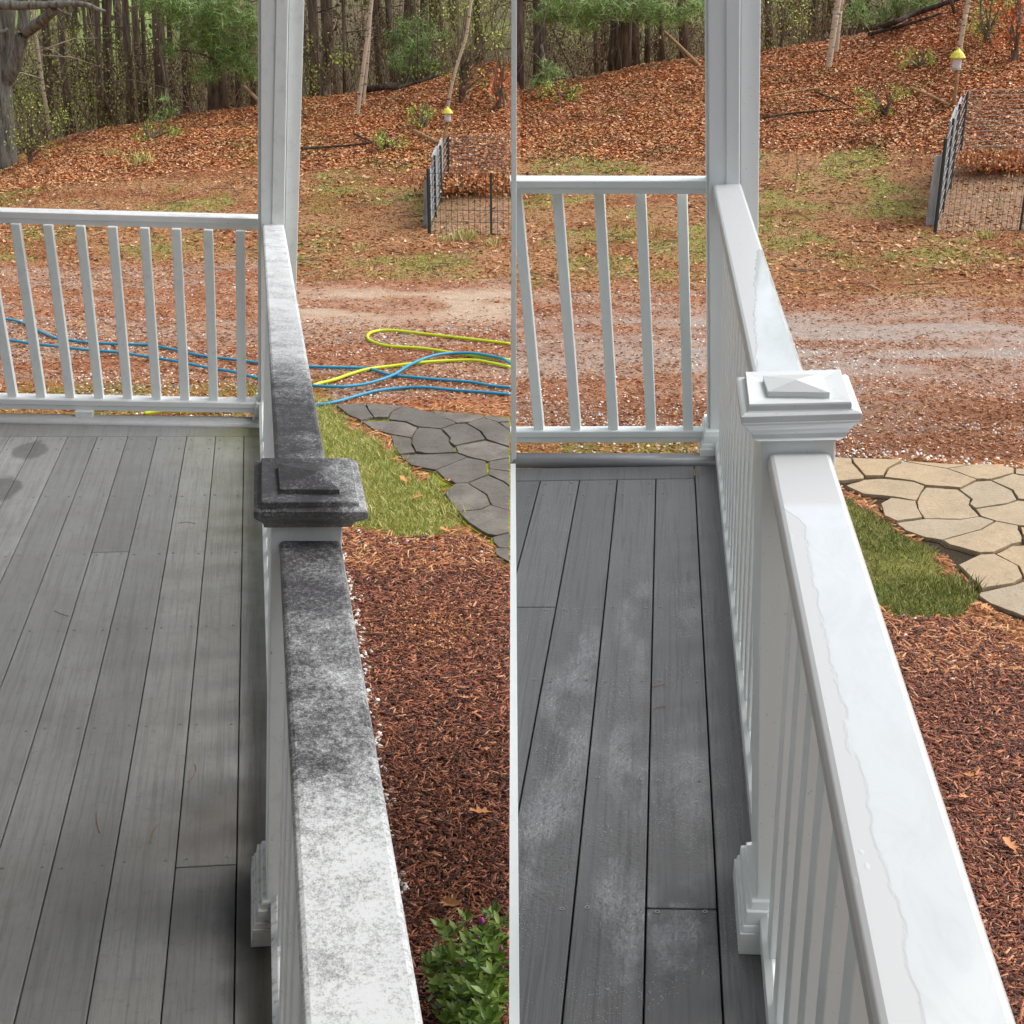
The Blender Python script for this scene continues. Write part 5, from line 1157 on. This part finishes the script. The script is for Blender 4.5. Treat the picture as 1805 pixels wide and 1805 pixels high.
V, F = leaf_cloud([(b.x+(d.x-b.x)*f-a.x, b.y-a.y-.4-.2*math.sin(f*9), b.z-a.z+.04+.05*math.sin(f*7), .36) for f in (.1, .3, .5, .7, .9)], 3000, .04, 45, .25); np_mesh('leaf_heap', V, F, M['leaf'], PR)
M['yroof'] = NT('yellow_feeder_roof').base(color=lin((206, 196, 60)), rough=.5); M['fwhite'] = NT('white_feeder_body').base(color=lin((196, 190, 192)), rough=.5); M['fring'] = NT('feeder_tray').base(color=lin((150, 140, 110)), rough=.6)
def feeder(lab, labp, base, top, s, Y):
    b = at_depth(*base, Y); b.z = float(terrain(b.x, b.y)); t = at_depth(*top, Y); p = MB().tube([Vector((0, 0, -.05)), (t-b)*.5+Vector((.02, 0, 0)), t-b+Vector((0, .06, -.02))], [.03, .028, .02], 8).build('feeder_pole', M['stick'], smooth=True)
    p.location = b; tag(p, labp, 'pole')
    root = empty('bird_feeder', t); tag(root, lab, 'bird feeder'); k = s*Y/FPX   # k metres per roof half width
    ring = lambda r, z, n=12, w=0: [Vector((r*(1+w*(i % 2))*math.cos(6.2832*i/n), r*(1+w*(i % 2))*math.sin(6.2832*i/n), z)) for i in range(n)]
    MB().loft([ring(k*1.0, -.10*k, 12, -.08), ring(k*1.02, .0, 12, -.08), ring(k*.80, .28*k), ring(k*.62, .55*k), ring(k*.30, .80*k), ring(k*.14, .98*k), ring(k*.05, 1.12*k)]).build('roof', M['yroof'], root)
    MB().loft([ring(k*.52, -1.35*k), ring(k*.58, -1.2*k), ring(k*.56, -.11*k)]).build('seed_holder', M['fwhite'], root)
    MB().loft([ring(k*.80, -1.46*k), ring(k*.84, -1.38*k), ring(k*.80, -1.352*k)]).build('tray', M['fring'], root)
    MB().tube([Vector((-.55*k, -.2*k, -.5*k)), Vector((-.85*k, -.3*k, -.5*k))], .05*k, 5).build('perch', M['yroof'], root)
    MB().tube([Vector((0, 0, 1.1*k)), Vector((0, 0, 1.35*k))], .05*k, 5).build('hanger', M['wire'], root)
feeder('yellow roofed white bird feeder above the left pen', 'bamboo coloured pole holding the feeder of the left pen', (779, 262), (789, 199), 9.5, 22)
feeder('yellow roofed white bird feeder above the right pen', 'bamboo coloured pole holding the feeder of the right pen', (1678, 205), (1688, 101), 13.5, 22)

# ------------------------------------------------------------------ azalea shrub at the foot of the stained rail
def shrub():
    rg = np.random.default_rng(5); cx, cy = 862, 1750
    b = ray(cx, cy); t = CAMZ/-b.z; base = Vector((b.x*t, b.y*t, 0)); root = empty('azalea_shrub', base); tag(root, 'low green azalea shrub with pink buds at the bottom of the left half', 'shrub')
    tv = [(0, 0, 0), (.17, .30, .03), (.20, .58, .05), (0, 1.0, .02), (-.20, .58, .05), (-.17, .30, .03), (0, .5, -.03)]; tf = [(0, 1, 6), (1, 2, 6), (2, 3, 6), (3, 4, 6), (4, 5, 6), (5, 0, 6)]
    heads = [(775, 1640), (790, 1655), (822, 1625), (868, 1618), (880, 1632), (850, 1650), (838, 1668), (822, 1690), (765, 1720), (757, 1706), (773, 1742), (800, 1690), (845, 1700), (870, 1690), (885, 1700), (893, 1660), (820, 1740), (838, 1755), (862, 1742), (880, 1760), (795, 1770), (800, 1790), (812, 1760), (780, 1700), (850, 1780), (826, 1800), (870, 1800), (890, 1790), (893, 1735), (845, 1720), (858, 1668), (806, 1645)]
    heads += [(rg.uniform(775, 894), rg.uniform(1655, 1880)) for _ in range(70)]
    L = []; Yw = []; Ti = []; Sz = []; mb = MB(); k0 = 0
    for i, (px, py) in enumerate(heads):
        z = .30-.0009*max(0, abs(px-860)-10)*1.2-(.12*rg.uniform() if i >= 32 else .03*rg.uniform()); r = ray(px, py); t = (CAMZ-z)/-r.z; p = Vector((r.x*t, r.y*t, z))
        if p.x > -.02: continue
        q = p-base; mb.tube([Vector((q.x*.25, q.y*.25, .0)), Vector((q.x*.6, q.y*.6, z*.6)), q], [.006, .004, .0025], 4)
        a0 = rg.uniform(0, 6.28); m = rg.integers(6, 10)
        for j in range(m):
            L.append(tuple(q+Vector((0, 0, .002*j)))); Yw.append(a0+j*2.4); Ti.append(rg.uniform(.15, 1.0)); Sz.append(rg.uniform(.034, .050))
        for j in range(4):
            L.append(tuple(q+Vector((rg.uniform(-.012, .012), rg.uniform(-.012, .012), -.03-.02*j)))); Yw.append(rg.uniform(0, 6.28)); Ti.append(rg.uniform(-.2, .5)); Sz.append(rg.uniform(.024, .036))
    mb.build('stem', M['bark_m'], root); n = len(L); s_ = np.array(Sz)[:, None]*np.ones((1, 3))
    V, F = scatter(tv, tf, np.array(L), s_, np.array(Yw), np.array(Ti), np.zeros(n))
    t = NT('azalea_leaf'); c = t.ramp(t.island(), [(0, lin((92, 128, 50))), (.5, lin((134, 172, 72))), (.85, lin((168, 198, 96))), (1, lin((196, 214, 126)))])
    np_mesh('foliage', V, F, t.base(color=c, rough=.32, spec=.5), root, smooth=True)
    pk = NT('pink_bud').base(color=lin((196, 88, 180)), rough=.5)
    for (px, py, sz) in ((849, 1624, .009), (883, 1672, .006), (884, 1704, .006), (843, 1652, .004)):
        r = ray(px, py); z = .32; t_ = (CAMZ-z)/-r.z; p = Vector((r.x*t_, r.y*t_, z))-base
        MB().loft([[p+Vector((math.cos(a)*sz*f, math.sin(a)*sz*f, h*sz)) for a in [k*math.pi/4 for k in range(8)]] for f, h in ((.3, -1), (.9, -.3), (1, .3), (.6, 1.1), (.15, 1.5))]).build('flower_bud', pk, root, smooth=True)
shrub()
# small grass clumps standing on the bare earth
def clump(lab, px, py, s, n, mat='grassL', grp='grass clumps on the bare lawn'):
    g_ = ground_at(px, py); rg = np.random.default_rng(int(px*7+py)); L = np.stack([rg.normal(0, s*.5, n), rg.normal(0, s*.4, n), np.zeros(n)], 1)
    V, F = scatter(bl_tv, bl_tf, L, np.stack([np.full(n, s*.5), np.full(n, s), rg.uniform(.6, 1.1, n)*s], 1), rg.uniform(0, 6.28, n), rg.uniform(-.5, .3, n), rg.uniform(-.4, .4, n))
    o = np_mesh('grass_clump', V, F, M[mat]); o.location = g_; tag(o, lab, 'grass clump', grp)
for a in (('bright grass clump at the foot of the left pen, the largest there', 819, 422, .16, 90), ('grass clump left of the bright one before the left pen', 790, 424, .10, 50), ('grass clump at the right end before the left pen', 866, 432, .12, 60), ('small bright grass clump alone on the dirt right of the dry porch column', 636, 440, .10, 60),
          ('bright grass clump at the foot of the right pen, the largest there', 1737, 420, .12, 90), ('grass clump left of the bright one before the right pen', 1700, 430, .09, 60), ('grass clump at the right edge before the right pen', 1800, 434, .10, 60), ('small bright grass clump alone on the dirt right of the wet porch column', 1479, 452, .08, 60),
          ('pointed grass clump between the right hand lawn and the tan flagstones', 1700, 1040, .10, 70, 'grassR'), ('grass clump where the left hand lawn meets the dark flagstones', 797, 908, .08, 50), ('tiny green plant alone on the left hand mulch', 640, 978, .06, 14),
          ('green clump on the leaf bank at the far left', 248, 288, .22, 90), ('small green clump on the leaf bank left of another', 196, 275, .14, 50)): clump(*a)

# dry pine needles fallen on the decks
def needle(lab, F, pts):
    P = [F.M @ (F.pz(a, b, 0)+Vector((0, 0, .0022))) for a, b in pts]
    tag(MB().tube(catmull(P, 4), .0009, 5).build('pine_needle', M['needle1'], smooth=True), lab, 'pine needle', 'dry pine needles on the decks')
M['needle1'] = NT('dry_pine_needle').base(color=lin((150, 96, 66)), rough=.6)
needle('reddish curved needle on the dry deck just above the cross joint beside the stain', FL, [(343, 1347), (346, 1358), (340, 1370), (331, 1380)])
needle('dark curved needle on the dry deck between the lower screws', FL, [(170, 1433), (171, 1450), (176, 1469)])
needle('pale curved needle on the dry deck right of the dark curved one', FL, [(280, 1453), (270, 1465), (265, 1488)])
needle('needle on the dry deck left of the middle screw row', FL, [(96, 1077), (108, 1083), (122, 1087)])
needle('needle lying across a board of the dry deck above the middle', FL, [(314, 923), (329, 921), (345, 924)])
needle('reddish needle sticking out of a gap in the wet deck, upper of two', FR, [(1149, 1212), (1160, 1209), (1173, 1207)])
needle('reddish needle sticking out of a gap in the wet deck, lower of two', FR, [(1148, 1256), (1155, 1249), (1174, 1246)])

# low weeds and seedlings on the bank
for lab, bx, by, x0, x1, y0, y1 in (('low green weeds on the leaf bank where the two dark branches meet, left half', 680, 262, 664, 716, 226, 272), ('low green weeds on the leaf bank below the left birch pair', 742, 226, 722, 760, 180, 222),
        ('low green weeds on the leaf bank where the two dark branches meet, right half', 1560, 205, 1512, 1600, 150, 215), ('low green weeds on the leaf bank below the right birch pair', 1620, 118, 1588, 1646, 84, 132),
        ('low green weeds at the left of the right hand leaf bank', 1010, 172, 940, 1030, 146, 182), ('low green weeds on the leaf bank by the small pine, left half', 262, 248, 236, 330, 216, 250)):
    sapling('weed_patch', lab, (bx, by), (bx, y0), [(a, b_, r_) for a, b_, r_ in R4(x0, x1, y0+6, y1-2, 12, 11)], 'bud', 2000, .036, None, 2, 'low weeds on the leaf bank')
